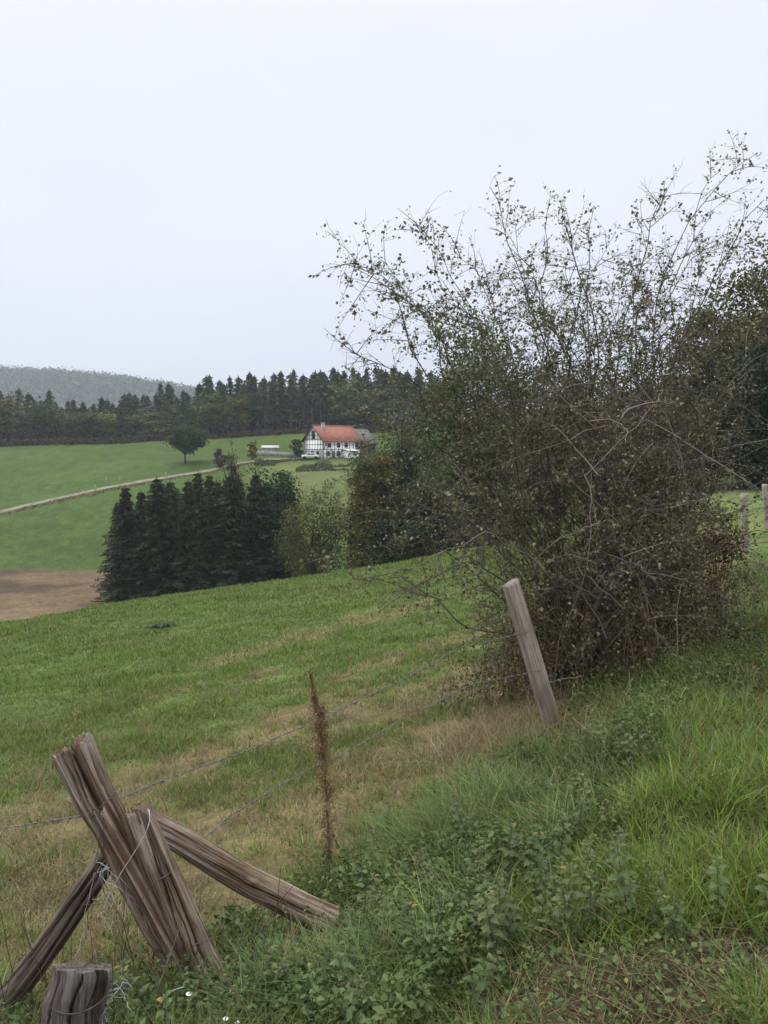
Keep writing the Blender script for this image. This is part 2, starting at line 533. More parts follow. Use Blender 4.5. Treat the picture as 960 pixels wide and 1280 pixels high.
def ground_col(x, y):
    x = np.asarray(x, float); y = np.asarray(y, float)
    n = x.size
    d = fence_d(x, y)
    dry = pasture_dry(x, y)[:, None]
    dry = dry * .8
    past = np.array([.085, .115, .036]) * (1 - dry) + (DRY * .8 + SOIL * .2) * dry
    big = fbm(x * .12, y * .12, 51, 4)[:, None]
    past = past * (.8 + .4 * big)
    path = SOIL * .5 + GREEN * .1  # soil and litter, darkened so gaps between plants read as deep shadow
    onpath = sstep(-.1, .5, d)[:, None] * np.ones((n, 1)) * (y < 32)[:, None]
    near = past * (1 - onpath) + path * onpath
    # far side of the valley
    fx = fbm(x * .03, y * .05, 61, 4)[:, None]
    mead = np.array([.049, .082, .016]) * (.62 + .36 * fx + .4 * fbm(x * .35, y * .5, 63, 4)[:, None]) * (.72 + .56 * fbm(x * .9 + y * .2, y * 1.1, 64, 2)[:, None])
    u = x / np.maximum(y, 1)
    yel = (sstep(-.2, -.13, u) * (1 - sstep(.12, .2, u)) * sstep(98, 112, y) * (1 - sstep(172, 186, y)))[:, None]
    mead = mead * (1 - yel * .75) + np.array([.10, .118, .040]) * (.6 + .8 * fbm(x * .12, y * .12, 66, 4)[:, None]) * yel * .75
    z_edge = 113 + (fbm(x * .05, y * .0 + 3, 71, 3) - .5) * 8
    brown = (sstep(56, 60, y) * (1 - sstep(z_edge - 2, z_edge + 2, y)) * (u < -.25))[:, None]
    bt = fbm(x * .07, y * .13, 75, 5)[:, None]
    tan_ = np.array([.120, .086, .052]) * (1 - sstep(.42, .62, bt)) + np.array([.060, .043, .029]) * sstep(.42, .62, bt)
    pale = sstep(92, 80, y)[:, None]
    tan_ = tan_ * (.6 + .8 * fbm(x * .5, y * .9, 77, 4)[:, None])
    tan_ = tan_ * (1 - pale * .7) + np.array([.17, .13, .08]) * pale * .7
    far = mead * (1 - brown) + tan_ * brown
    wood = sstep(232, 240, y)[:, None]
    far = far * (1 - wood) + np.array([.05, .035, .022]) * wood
    f = sstep(48, 56, y)[:, None] * (u < .3)[:, None]
    c = near * (1 - f) + far * f
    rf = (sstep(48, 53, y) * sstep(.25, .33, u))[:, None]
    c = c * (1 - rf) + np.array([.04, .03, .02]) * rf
    rmead = (sstep(14, 17, y) * (d > -40) * sstep(.3, .38, u) * (d < .6))[:, None]
    c = c * (1 - rmead * .6) + np.array([.10, .16, .045]) * rmead * .6
    return c


# ------------------------------------------------------------------ ground sheet
rows = list(np.arange(-16, 1, .6)) + list(np.arange(1, 5, .07))
y = 5.0
while y < 420: rows.append(y); y *= 1.0135
while y < 2700: rows.append(y); y *= 1.06
rows = np.array(rows)
us = np.sign(np.linspace(-1, 1, 430)) * np.abs(np.linspace(-1, 1, 430)) ** 1.25 * 1.7
UU, YY = np.meshgrid(us, rows)
XX = UU * np.sqrt(YY ** 2 + 64)
xf, yf = XX.ravel(), YY.ravel()
V = np.stack([xf, yf, ground_z(xf, yf)], 1)
nr, nc = UU.shape
ii = np.arange(nr * nc).reshape(nr, nc)
Q = np.stack([ii[:-1, :-1], ii[:-1, 1:], ii[1:, 1:], ii[1:, :-1]], -1).reshape(-1, 4)
g = link('ground', mesh_from('ground', V, Q, None, [M['ground']], {'col': ground_col(xf, yf)}, True))
tag(g, kind='structure')

# hill far behind the wood
hx = np.linspace(-1500, 900, 160); hy = np.linspace(1150, 2600, 70)
HX, HY = np.meshgrid(hx, hy)


def hill_z(x, y):
    u = x / y
    ridge = np.interp(u, [-1.2, -.75, -.5, -.43, -.36, -.3, -.24, -.1, .2], [np.nan_to_num(v) for v in (125, 135, 146, 141, 131, 120, 104, 62, 30)])
    b = ridge * np.exp(-((y - 1550) / 330.0) ** 2) - 6
    return b + 8 * (fbm(x * .006, y * .006, 81, 4) - .5) + 14


hz = hill_z(HX.ravel(), HY.ravel())
ii = np.arange(HX.size).reshape(HX.shape)
Q = np.stack([ii[:-1, :-1], ii[:-1, 1:], ii[1:, 1:], ii[1:, :-1]], -1).reshape(-1, 4)
hm = plain('hill_floor', (.045, .05, .03), .95, .05, var=.3, scale=.02)
tag(link('hill', mesh_from('hill', np.stack([HX.ravel(), HY.ravel(), hz], 1), Q, None, [hm], None, True)), kind='structure')
mb = MB()
n = 5200
tx = R.uniform(-1300, 100, n); ty = R.uniform(1250, 1640, n)
tz = hill_z(tx, ty)
k = 14
cx = np.repeat(np.stack([tx, ty, tz + 5], 1), k, 0) + R.normal(size=(n * k, 3)) * np.array([4.2, 4.2, 3.6])
tt = np.clip(np.repeat(R.uniform(0, 1, n), k) * .7 + R.uniform(0, .3, n * k), 0, 1)
leaf_quads(mb, cx - np.array([0, 0, 2.5]), 3.8, asp=.9, tint=.46 + tt * .08, up=.9)
tag(link('hill_forest', mb.mesh('hill_forest', M['decid'])), 'hazy wooded ridge far behind the treeline', 'woods', kind='stuff')


# ------------------------------------------------------------------ tree builders
def decid_meshes(H, rx, base, nclump, per, size, mat, seed, rz=None, sig=.16, hull=.55):
    rng = np.random.default_rng(seed)
    rz = rz or (H - base) / 2
    cz = base + rz
    # clump centres inside an uneven crown
    d = rand_unit(nclump, rng)
    rr = rng.uniform(hull, 1, nclump) ** .6
    lump = .82 + .30 * np.sin(d[:, 0] * 4 + seed) * np.cos(d[:, 1] * 5 - seed) + .16 * np.sin(d[:, 2] * 7 + seed * 2 + d[:, 0] * 5) + rng.uniform(-.14, .16, nclump)
    C = d * (rr * lump)[:, None] * np.array([rx, rx, rz]) + np.array([0, 0, cz])
    C[:, 2] = np.maximum(C[:, 2], base * .85)
    mb = MB()
    cs = rx * sig * rng.uniform(.7, 1.4, nclump)
    pts = np.repeat(C, per, 0) + rng.normal(size=(nclump * per, 3)) * np.repeat(cs, per)[:, None] * np.array([1, 1, .7])
    ct = rng.uniform(.1, .75, nclump)
    tt = np.clip(np.repeat(ct, per) + rng.normal(0, .16, nclump * per), 0, 1)
    leaf_quads(mb, pts, size, rng, .62, tt, up=.4)
    crown = mb.mesh('crown', mat)
    mb = MB()
    r0 = H * .022
    zz = np.linspace(-.8, H * .72, 9)
    wob = np.cumsum(rng.normal(0, .012 * H, (9, 2)), 0); wob[0] = 0; wob[1] *= .3
    tp = np.stack([wob[:, 0], wob[:, 1], zz], 1)
    mb.tube(tp, np.linspace(r0 * 1.25, r0 * .3, 9), 8)
    for j in range(0, nclump, max(1, nclump // 22)):
        c = C[j]
        s = tp[min(7, max(2, int(9 * (c[2] * .55) / (H * .75))))]
        mid = s * .5 + c * .5 + np.array([0, 0, -.04 * H]) * 0 + rng.normal(0, .02 * H, 3)
        t = np.linspace(0, 1, 6)[:, None]
        pl = (1 - t) ** 2 * s + 2 * t * (1 - t) * mid + t * t * c
        mb.tube(pl, np.linspace(r0 * .35, r0 * .07, 6), 5)
    trunk = mb.mesh('trunk', M['trunk'], True)
    return trunk, crown


def spruce_meshes(H, Rr, whorls, spb, seed, bare=.03, mat=None, dens=1.0, q=1.0, power=.85, bark='trunk', tr=1.0):
    rng = np.random.default_rng(seed)
    mb = MB(); tb = MB()
    Cs = []; As = []; Bs = []; tts = []
    for k in range(whorls):
        t = bare + (1 - bare) * (k + rng.uniform(-.3, .3)) / whorls
        t = min(max(t, bare), .985)
        r = Rr * (1 - (t - bare) / (1 - bare)) ** power * rng.uniform(.6, 1.15) + .12
        nb = max(4, int(7 * dens))
        a0 = rng.uniform(0, 6.28)
        for b in range(nb):
            a = a0 + b * 2 * np.pi / nb + rng.normal(0, .25)
            L = r * rng.uniform(.55, 1.2)
            z0 = t * H
            out = np.array([math.cos(a), math.sin(a), 0]); side = np.array([-out[1], out[0], 0])
            s = np.linspace(.12, 1, spb)
            dr = rng.uniform(.15, .4)
            pz = z0 - dr * L * s + .25 * dr * L * s ** 3
            pts = out[None] * (s * L)[:, None] + np.array([0, 0, 1.0])[None] * pz[:, None]
            w = (.55 * (1 - s) + .2) * L * .42 + .08
            bt = rng.uniform(.2, .8)
            for sg in (-1, 1):
                c = pts + side[None] * (sg * w * .5)[:, None] + np.array([0, 0, -.10])[None] * w[:, None] + rng.normal(0, .04 * q, (spb, 3))
                Aa = side[None] * sg * .75 + out[None] * .65 + np.array([0, 0, -.35])[None] + rng.normal(0, .22, (spb, 3))
                Cs.append(c); As.append(Aa / np.linalg.norm(Aa, axis=1, keepdims=True) * (w * 1.15)[:, None])
                tts.append(np.clip(bt + rng.normal(0, .15, spb), 0, 1))
            # hanging sprays under the branch
            c = pts + np.array([0, 0, -.16 * q])[None] + rng.normal(0, .05 * q, (spb, 3))
            Aa = out[None] * .5 + np.array([0, 0, -.8])[None] + rng.normal(0, .3, (spb, 3))
            Cs.append(c); As.append(Aa / np.linalg.norm(Aa, axis=1, keepdims=True) * .42 * q); tts.append(np.clip(bt - .15 + rng.normal(0, .12, spb), 0, 1))
    # leader
    C = np.concatenate(Cs); A = np.concatenate(As); tt = np.concatenate(tts)
    lead = np.stack([np.zeros(8), np.zeros(8), np.linspace(.93 * H, 1.0 * H, 8)], 1)
    la = rand_unit(8, rng) * .16 * q; la[:, 2] = .25 * q
    C = np.concatenate([C, lead]); A = np.concatenate([A, la]); tt = np.concatenate([tt, np.full(8, .5)])
    n = len(C)
    L = np.linalg.norm(A, axis=1, keepdims=True)
    B = np.cross(A / L, rand_unit(n, rng)); B /= np.linalg.norm(B, axis=1, keepdims=True) + 1e-9
    B = B * np.minimum(L * .36, .2 * q)
    V = np.stack([C - A * .55, C - B * .5, C + A * .55, C + B * .5], 1).reshape(-1, 3)
    mb.add(V, np.arange(n * 4).reshape(n, 4), None, np.repeat(tt, 4))
    tb.tube(np.array([[0, 0, -.8], [0, 0, H * .3], [0, 0, H * .65], [0, 0, H * .97]]), [H * .016 * tr, H * .012 * tr, H * .007 * tr, H * .002 * tr], 7)
    return tb.mesh('trunk', M[bark], True), mb.mesh('crown', mat or M['spruce'])


def proto_tree(name, meshes):
    o = empty(name)
    part('trunk', meshes[0], o); part('crown', meshes[1], o)
    return o


USED = set()


def plant(proto, loc, scale=1.0, color=None, rz=None, zs=1.0, lean=0.0):
    o = proto if proto.name not in USED else copy_tree(proto)
    USED.add(proto.name)
    o.location = tuple(loc)
    o.rotation_euler = (random.uniform(-lean, lean), random.uniform(-lean, lean), random.uniform(0, 6.28) if rz is None else rz)
    o.scale = (scale, scale, scale * zs)
    if color is not None:
        for c in ALLKIDS[o.name]:
            if c.name.startswith('crown') or c.name.startswith('foliage'):
                c.color = (*color, 1)
    return o


def on_ground(px, Y, dz=0.0):
    x = P(px, 600, Y)[0]
    return np.array([x, Y, gz(x, Y) + dz])


# ------------------------------------------------------------------ forest edge behind the far meadow
FS = [proto_tree('spruce_tree', spruce_meshes(21, 3.0, 24, 5, 100 + i, .22 + .08 * i, None, .85, 2.4, .8)) for i in range(3)]
FP = [proto_tree('pine_tree', spruce_meshes(22, 2.6, 17, 5, 200 + i, .48, None, .8, 2.6, .6, 'pine_bark', .5)) for i in range(2)]
FD = [proto_tree('broadleaf_tree', decid_meshes(17, 4.6, 2.2, 46, 34, .85, M['decid'], 300 + i, sig=.2)) for i in range(3)]

edge = []


def treeline(pxs, Y0, jit, kinds, hs):
    for px in pxs:
        Yt = Y0 + R.uniform(-jit, jit)
        k = kinds(px)
        edge.append((px + R.uniform(-3, 3), Yt, k, hs(px, k)))


def kind_front(px):
    if px < 150: return 'd'
    if px < 215: return R.choice(['d', 'd', 's', 'p'])
    return R.choice(['p', 'p', 's', 's', 'd'])


def kind_back(px):
    return R.choice(['s', 's', 'p'])


# pixel row of the treetops along the edge
def top_row(px): return np.interp(px, [-80, 0, 60, 100, 150, 190, 230, 280, 320, 380, 430, 480, 560], [482, 486, 490, 500, 500, 486, 480, 472, 468, 466, 460, 462, 470])


def h_front(px, k):
    return (top_row(px), 1)


treeline(np.concatenate([np.arange(-74, 150, 17), np.arange(150, 560, 12)]), 246, 4, kind_front, h_front)
treeline(np.arange(-75, 560, 13), 258, 4, kind_back, h_front)
treeline(np.arange(-70, 560, 16), 272, 5, kind_back, h_front)
DCOL = [(1.2, 1.3, 1), (2.2, 1.9, 1.0), (2.2, 1.6, .9), (1.2, 1.6, 1.1), (1.9, 2.0, 1.2), (1.7, 1.35, .9)]
for (px, Yt, k, (row, _)) in edge:
    loc = on_ground(px, Yt)
    ztop = EYE + Yt * slope(row + R.uniform(-7, 15) + (13 if k == 'd' else 0))
    h = max(9, ztop - loc[2])
    if k == 's':
        o = plant(FS[R.integers(3)], loc, 1, None, zs=1.0); base = 21; lab = 'dark pointed spruce standing in the forest edge behind the far meadow'; cat = 'conifer'
    elif k == 'p':
        o = plant(FP[R.integers(2)], loc, 1); base = 22; lab = 'tall conifer with bare lower trunk in the forest edge behind the far meadow'; cat = 'conifer'
    else:
        o = plant(FD[R.integers(3)], loc, 1, DCOL[R.integers(len(DCOL))]); base = 17; lab = 'rounded olive-brown broadleaf tree in the forest edge behind the far meadow'; cat = 'tree'
    s = h / base
    wd = 1.45 if k == 'd' else 1.75
    o.scale = (max(s, .75) * wd * R.uniform(.85, 1.15), max(s, .75) * wd * R.uniform(.85, 1.15), s)
    if k != 'd':
        v = R.uniform(1.1, 2.3)
        for c in ALLKIDS[o.name]:
            if c.name.startswith('crown'): c.color = (v * R.uniform(.95, 1.25), v, v * R.uniform(.75, 1), 1)
    tag(o, lab, cat, {'s': 'spruces of the forest edge', 'p': 'pines of the forest edge', 'd': 'broadleaf trees of the forest edge'}[k])

# dark interior of the wood: undergrowth rising between the trunks, and the bracken strip at its foot
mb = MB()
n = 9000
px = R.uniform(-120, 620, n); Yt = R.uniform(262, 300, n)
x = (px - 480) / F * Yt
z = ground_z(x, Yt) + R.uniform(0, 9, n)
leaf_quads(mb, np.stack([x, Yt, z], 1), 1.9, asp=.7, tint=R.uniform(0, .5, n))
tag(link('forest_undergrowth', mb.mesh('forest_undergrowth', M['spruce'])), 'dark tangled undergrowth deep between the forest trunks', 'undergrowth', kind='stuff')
mb = MB()
n = 9000
px = R.uniform(-120, 480, n); Yt = 236 + R.normal(0, 1.6, n)
x = (px - 480) / F * Yt
hh = .5 + 2.4 * fbm(x * .12, x * 0, 91, 3) ** 1.3
z = ground_z(x, Yt) + R.uniform(0, 1, n) * hh
leaf_quads(mb, np.stack([x, Yt, z], 1), .75, asp=.6, tint=np.clip(fbm(x * .1, z, 95, 2) + R.normal(0, .2, n) - .1, 0, 1))
tag(link('bracken', mb.mesh('bracken', M['bracken'])), 'rusty brown bracken strip along the foot of the forest', 'bracken', kind='stuff')

# ------------------------------------------------------------------ spruce clump in the valley
VS = [proto_tree('valley_spruce', spruce_meshes(17, 2.9, 44, 10, 400 + i, .02, None, 1.25, 1.0, .62 + .08 * i)) for i in range(4)]
# (pixel column, distance, pixel row of the tip)
clump = [(146, 88, 640), (160, 85, 606), (177, 87, 612), (196, 84, 596), (214, 87, 610), (234, 85, 598), (254, 84, 606), (272, 86, 600),
         (292, 84, 592), (312, 86, 600), (330, 84, 604), (352, 86, 628), (366, 88, 622), (205, 93, 606), (245, 93, 600), (300, 93, 596), (172, 94, 622), (335, 94, 600), (224, 90, 616), (264, 91, 592), (282, 88, 614), (320, 90, 590), (186, 90, 622), (150, 92, 626), (214, 91, 600), (242, 92, 588), (292, 91, 602), (344, 88, 612), (358, 91, 610)]
names = {0: 'lowest spruce at the left end of the dark valley clump beside the bare field',
         1: 'tall pointed spruce second from the left end of the dark valley clump',
         3: 'tallest spruce in the left half of the dark valley clump',
         12: 'short spruce at the right end of the dark valley clump beside the olive shrub'}
for i, (px, Yt, row) in enumerate(clump):
    loc = on_ground(px, Yt, -.2)
    h = EYE + Yt * slope(row) - loc[2]
    o = plant(VS[(i * 7) % 4], loc, lean=.05); s = h / 17
    wd = R.uniform(1.5, 2.0); o.scale = (s * wd, s * wd, s)
    v = R.uniform(.75, 1.45)
    for c in ALLKIDS[o.name]:
        if c.name.startswith('crown'): c.color = (v * R.uniform(.95, 1.2), v, v * .9, 1)
    tag(o, names.get(i, 'dark green spruce within the dense valley clump between the bare field and the olive shrub'), 'spruce', 'spruces of the valley clump')

# single trees of the valley, each with its own crown
def own_tree(name, label, cat, px, Yt, top, halfw, mat, seed, nclump=80, per=70, size=.3, color=None, base=.12, group=None, sig=.17, hull=.5):
    loc = on_ground(px, Yt, -.15)
    H = EYE + Yt * slope(top) - loc[2]
    rx = halfw / F * Yt
    o = empty(name, tuple(loc), random.uniform(0, 6.28))
    t, c = decid_meshes(H, rx, H * base, nclump, per, size, mat, seed, sig=sig, hull=hull)
    part('trunk', t, o); part('crown', c, o, color=color)
    tag(o, label, cat, group)
    return o


own_tree('oak_tree', 'round green oak standing alone in the meadow left of the farmhouse', 'tree', 232, 183, 532, 24, M['decid'], 530, 200, 60, .5, (.75, 1.05, .8), .30, sig=.13, hull=.3)
own_tree('broadleaf_tree', 'bushy mid-green tree rising behind the right end of the spruce clump', 'tree', 338, 92, 576, 36, M['decid'], 502, 110, 80, .36, (.55, .95, .75), .1)
own_tree('olive_shrub', 'broad olive-brown shrub between the spruce clump and the yellowing oak', 'shrub', 392, 76, 616, 44, M['decid'], 503, 150, 90, .2, (1.75, 1.4, 1.0), .02, sig=.15)
own_tree('spindly_tree', 'thin brownish half-bare tree poking up behind the spruce clump', 'tree', 289, 100, 546, 14, M['decid'], 504, 40, 40, .26, (1.7, 1.2, 1.0), .2, sig=.2)
own_tree('yellow_shrub', 'small golden-yellow bush beside the pale shed near the farmhouse', 'shrub', 316, 184, 551, 7, M['decid_yel'], 505, 30, 30, .45, (1.5, 1.3, .9), .05)
own_tree('dark_shrub', 'dark rounded shrub on the meadow to the right of the lone oak', 'shrub', 276, 176, 562, 9, M['decid'], 506, 30, 30, .5, (.8, .75, .75), .03)
own_tree('dark_shrub', 'dark bush against the gable end of the farmhouse', 'shrub', 371, 186, 546, 8, M['decid'], 507, 30, 30, .5, (.75, .7, .75), .03)
own_tree('yellowing_oak', 'oak with golden yellow outer leaves in front of the farmhouse barn', 'tree', 468, 72, 556, 38, M['decid_yel'], 508, 200, 110, .24, (.95, .9, .9), .15)
own_tree('broadleaf_tree', 'dark green tree behind the left edge of the big bush, beside the yellowing oak', 'tree', 520, 80, 530, 50, M['decid'], 509, 200, 100, .32, (.6, .8, .7), .1)
own_tree('broadleaf_tree', 'tall green tree whose crown tops out behind the left half of the big bush', 'tree', 596, 62, 402, 84, M['decid'], 510, 260, 90, .26, (1.35, 1.4, 1.0), .2, sig=.13)
own_tree('broadleaf_tree', 'low dark tree seen under the left arching branches of the big bush', 'tree', 556, 66, 590, 44, M['decid'], 521, 200, 90, .28, (.55, .7, .6), .0, sig=.16)
own_tree('dark_shrub', 'dark thicket just over the pasture crest left of the big bush', 'shrub', 500, 60, 640, 40, M['decid'], 522, 160, 90, .24, (.55, .65, .55), .0, sig=.17)
own_tree('dark_shrub', 'dark thicket over the pasture crest directly behind the leaning post', 'shrub', 615, 58, 610, 50, M['decid'], 523, 180, 90, .24, (.5, .6, .5), .0, sig=.17)
own_tree('broadleaf_tree', 'dark tree hidden behind the middle of the big bush', 'tree', 700, 68, 452, 80, M['decid'], 511, 150, 80, .32, (.9, .95, .8), .15, sig=.15)
own_tree('broadleaf_tree', 'dull brown tree behind the right part of the big bush', 'tree', 790, 64, 455, 66, M['decid'], 512, 150, 80, .3, (1.3, 1.0, .8), .12, sig=.15)
own_tree('autumn_tree', 'brown-leaved autumn tree at the edge of the right-hand wood', 'tree', 872, 57, 388, 50, M['decid'], 513, 150, 80, .26, (1.9, 1.25, .9), .15, sig=.15)
own_tree('autumn_tree', 'large rusty tree above the fence posts at the right edge of the picture', 'tree', 948, 54, 302, 74, M['decid'], 514, 220, 80, .28, (1.7, 1.2, .85), .2, sig=.17)
own_tree('broadleaf_tree', 'low dark tree over the field edge behind the pale fence posts', 'tree', 930, 50, 430, 62, M['decid'], 515, 170, 80, .26, (.42, .5, .5), .02, sig=.15)
own_tree('broadleaf_tree', 'dark tree outside the right edge of the picture beside the wood', 'tree', 1030, 52, 340, 70, M['decid'], 516, 150, 80, .28, (.6, .6, .55), .1, sig=.15)
own_tree('broadleaf_tree', 'dense dark tree low behind the right foot of the big bush', 'tree', 860, 54, 470, 52, M['decid'], 517, 150, 80, .26, (.45, .5, .48), .02, sig=.15)

for px, Yt, top in ((441, 84, 640), (455, 86, 610), (500, 88, 600)):
    loc = on_ground(px, Yt, -.2); h = EYE + Yt * slope(top) - loc[2]
    o = plant(VS[(px) % 3], loc); s = h / 17; o.scale = (s * 1.1, s * 1.1, s)
    tag(o, {441: 'small dark spruce just left of the yellowing oak', 455: 'dark spruce half hidden behind the yellowing oak', 500: 'dark spruce behind the right side of the yellowing oak'}[px], 'spruce', 'spruces by the yellowing oak')

# garden scrub in front of the farmhouse (ground cover)
mb = MB()
n = 9000
px = np.concatenate([R.uniform(318, 385, n // 3), R.uniform(370, 470, n // 3), R.uniform(370, 450, n - 2 * (n // 3))])
Yt = np.concatenate([R.uniform(174, 182, n // 3), R.uniform(164, 173, n // 3), R.uniform(118, 166, n - 2 * (n // 3))])
x = (px - 480) / F * Yt
m = fbm(x * .2, Yt * .12, 97, 3)
k = (m > np.where(Yt > 164, .46, .56)) ; x, Yt, m = x[k], Yt[k], m[k]; n = len(x)
hh = np.where(Yt > 164, 1.1, .9) * sstep(.48, .68, m) * 1.7
z = ground_z(x, Yt) + R.uniform(0, 1, n) * hh
leaf_quads(mb, np.stack([x, Yt, z], 1), .42, asp=.6, tint=np.clip(R.normal(.45, .25, n), 0, 1))
o = link('scrub', mb.mesh('scrub', M['decid']), color=(1.3, 1.1, .9))
tag(o, 'rough grey-green scrub on the slope below the farmhouse', 'scrub', kind='stuff')

# ------------------------------------------------------------------ track across the meadow
tr_px = [(-60, 652), (0, 640), (40, 630), (90, 619), (135, 609), (180, 601), (225, 594), (268, 587), (300, 579), (335, 574), (375, 573)]
tp = np.array([G(a, b, 118, 215) for a, b in tr_px])
tt = np.linspace(0, len(tp) - 1, 140)
cx = np.interp(tt, range(len(tp)), tp[:, 0]); cy = np.interp(tt, range(len(tp)), tp[:, 1])
for _ in range(6):
    cx[1:-1] = (cx[:-2] + cx[1:-1] * 2 + cx[2:]) / 4; cy[1:-1] = (cy[:-2] + cy[1:-1] * 2 + cy[2:]) / 4
dx, dy = np.gradient(cx), np.gradient(cy); L = np.hypot(dx, dy); nx, ny = -dy / L, dx / L
offs = np.linspace(-1.0, 1.0, 7)
X = cx[:, None] + nx[:, None] * offs; Y2 = cy[:, None] + ny[:, None] * offs
Z = ground_z(X.ravel(), Y2.ravel()).reshape(X.shape) + .06 - .02 * np.abs(offs)[None]
ii = np.arange(X.size).reshape(X.shape)
Q = np.stack([ii[:-1, :-1], ii[:-1, 1:], ii[1:, 1:], ii[1:, :-1]], -1).reshape(-1, 4)
mt, nt, out = new_mat('gravel_track')
nn = noise(nt, .8, detail=6); n2 = noise(nt, 9, detail=4)
c = ramp(nt, nn, [(.35, (.14, .125, .085)), (.65, (.23, .21, .165))])
finish(nt, out, c, .95, .1, bump(nt, n2, .4, .05))
tag(link('track', mesh_from('track', np.stack([X.ravel(), Y2.ravel(), Z.ravel()], 1), Q, None, [mt], None, True)), kind='structure')
# tan verge and a ragged bank of dead grass on the track's lower side
mb = MB()
n = 2200
ti = R.uniform(0, 139, n); ox = R.normal(-2.6, .7, n)
x = np.interp(ti, range(140), cx) + np.interp(ti, range(140), nx) * -ox * -1; yy = np.interp(ti, range(140), cy) + np.interp(ti, range(140), ny) * ox
x = np.interp(ti, range(140), cx) + np.interp(ti, range(140), nx) * ox
z = ground_z(x, yy) + R.uniform(0, .12, n)
leaf_quads(mb, np.stack([x, yy, z], 1), .5, asp=.4, tint=np.clip(R.normal(.4, .25, n), 0, 1))
tag(link('track_verge_grass', mb.mesh('track_verge_grass', M['dry'])), 'dead tan grass along the lower edge of the track', 'grass', kind='stuff')

# little posts beside the track
pm = MB(); pm.tube([(0, 0, -.3), (0, 0, 1.25)], [.11, .09], 6)
pmesh = pm.mesh('track_post', M['wood_pale'])
for px, row, s in ((133, 604, 1.5), (119, 610, 1.0), (208, 594, 1.0), (104, 616, .8), (150, 600, .9)):
    p = G(px, row + 3, 118, 215)
    o = link('track_post', pmesh, None, tuple(p)); o.scale = (1, 1, s)
    tag(o, {133: 'tallest pale post on the upper side of the meadow track', 119: 'grey post by the track just left of the tallest one', 208: 'small post by the track below the lone oak',
            104: 'shortest post at the left end of the row beside the track', 150: 'small post by the track just right of the tallest one'}[px], 'post', 'posts along the track')

# ------------------------------------------------------------------ farmhouse
M['render'] = plain('lime_render', (.80, .80, .79), .85, .2, 0, .1, 1.2)
M['stone'] = plain('grey_stone', (.30, .29, .28), .9, .2, 0, .35, 2.5, .3)
M['timber'] = plain('black_timber', (.035, .032, .03), .8, .2, 0, .3, 4)
M['glass'] = plain('window_glass', (.02, .023, .028), .12, .5, 0, .2, 1)
M['barnwood'] = plain('brown_boards', (.12, .075, .055), .9, .15, 0, .3, 2.0)
M['whitepaint'] = plain('white_paint', (.78, .78, .77), .5, .4, 0, .06, 2)
M['rubber'] = plain('black_rubber', (.02, .02, .02), .8, .2)


def tile_mat(name, a, b):
    m, nt, out = new_mat(name)
    n1 = noise(nt, .9, detail=5); n2 = noise(nt, 7, detail=3)
    c = mixc(nt, 1.0, ramp(nt, n1, [(.35, a), (.65, b)]), ramp(nt, n2, [(.35, (.75,) * 3), (.65, (1.2,) * 3)]), 'MULTIPLY')
    wv = nt.nodes.new('ShaderNodeTexWave'); wv.bands_direction = 'X'; wv.inputs['Scale'].default_value = 1.6
    tc = nt.nodes.new('ShaderNodeTexCoord'); nt.links.new(tc.outputs['Object'], wv.inputs[0])
    finish(nt, out, c, .8, .2, bump(nt, wv.outputs['Fac'], .5, .06))
    return m


M['tiles'] = tile_mat('orange_roof_tiles', (.22, .088, .056), (.30, .125, .082))
M['slates'] = tile_mat('grey_roof_slates', (.09, .085, .08), (.14, .13, .12))

hb = G(404, 574, 150, 215)
house = empty('farmhouse', tuple(hb), rad(42))
tag(house, 'white half-timbered farmhouse with an orange tiled roof on the far slope', 'house')
HL, HW, HE, HR = 11.4, 7.4, 4.5, 7.8
mb = MB()
mb.box((0, 0, -1.5), (HL, HW, HE))
mb.prism([(0, HE), (HW, HE), (HW / 2, HR - .12)], 0, HL, 0)
part('wall', mb.mesh('wall', M['render']), house)
mb = MB(); mb.box((-.06, .02, -1.5), (.02, HW, 2.2)); part('stone_base', mb.mesh('stone_base', M['stone']), house)
# roof: two slopes with thickness
mb = MB()
ov = .45
for sg in (0, 1):
    e = (-.55, HE - .45) if sg == 0 else (HW + .55, HE - .45)
    r = (HW / 2, HR)
    poly = [e, r, (r[0], r[1] + .2), (e[0], e[1] + .2)]
    mb.prism(poly, -ov, HL + ov, 0)
mb.prism([(HW / 2 - .15, HR + .12), (HW / 2 + .15, HR + .12), (HW / 2, HR + .32)], -ov, HL + ov, 0)
roof = part('roof', mb.mesh('roof', M['tiles']), house)
mb = MB(); mb.box((1.7, 2.3, 5.5), (2.4, 3.0, HR + .75)); mb.box((1.62, 2.22, HR + .75), (2.48, 3.08, HR + .9))
part('chimney', mb.mesh('chimney', M['stone']), roof)
mb = MB(); pr = [(-.62, HE - .5), (HW / 2, HR - .02)]
for a, b in (((-.6, HE - .45), (HW / 2, HR)), ((HW + .6, HE - .45), (HW / 2, HR))):
    mb.prism([a, b, (b[0], b[1] + .26), (a[0], a[1] + .26)], -ov - .08, -ov - .005, 0)
part('barge_board', mb.mesh('barge_board', M['timber']), house)
mb = MB(); tw = .12; pd = .035
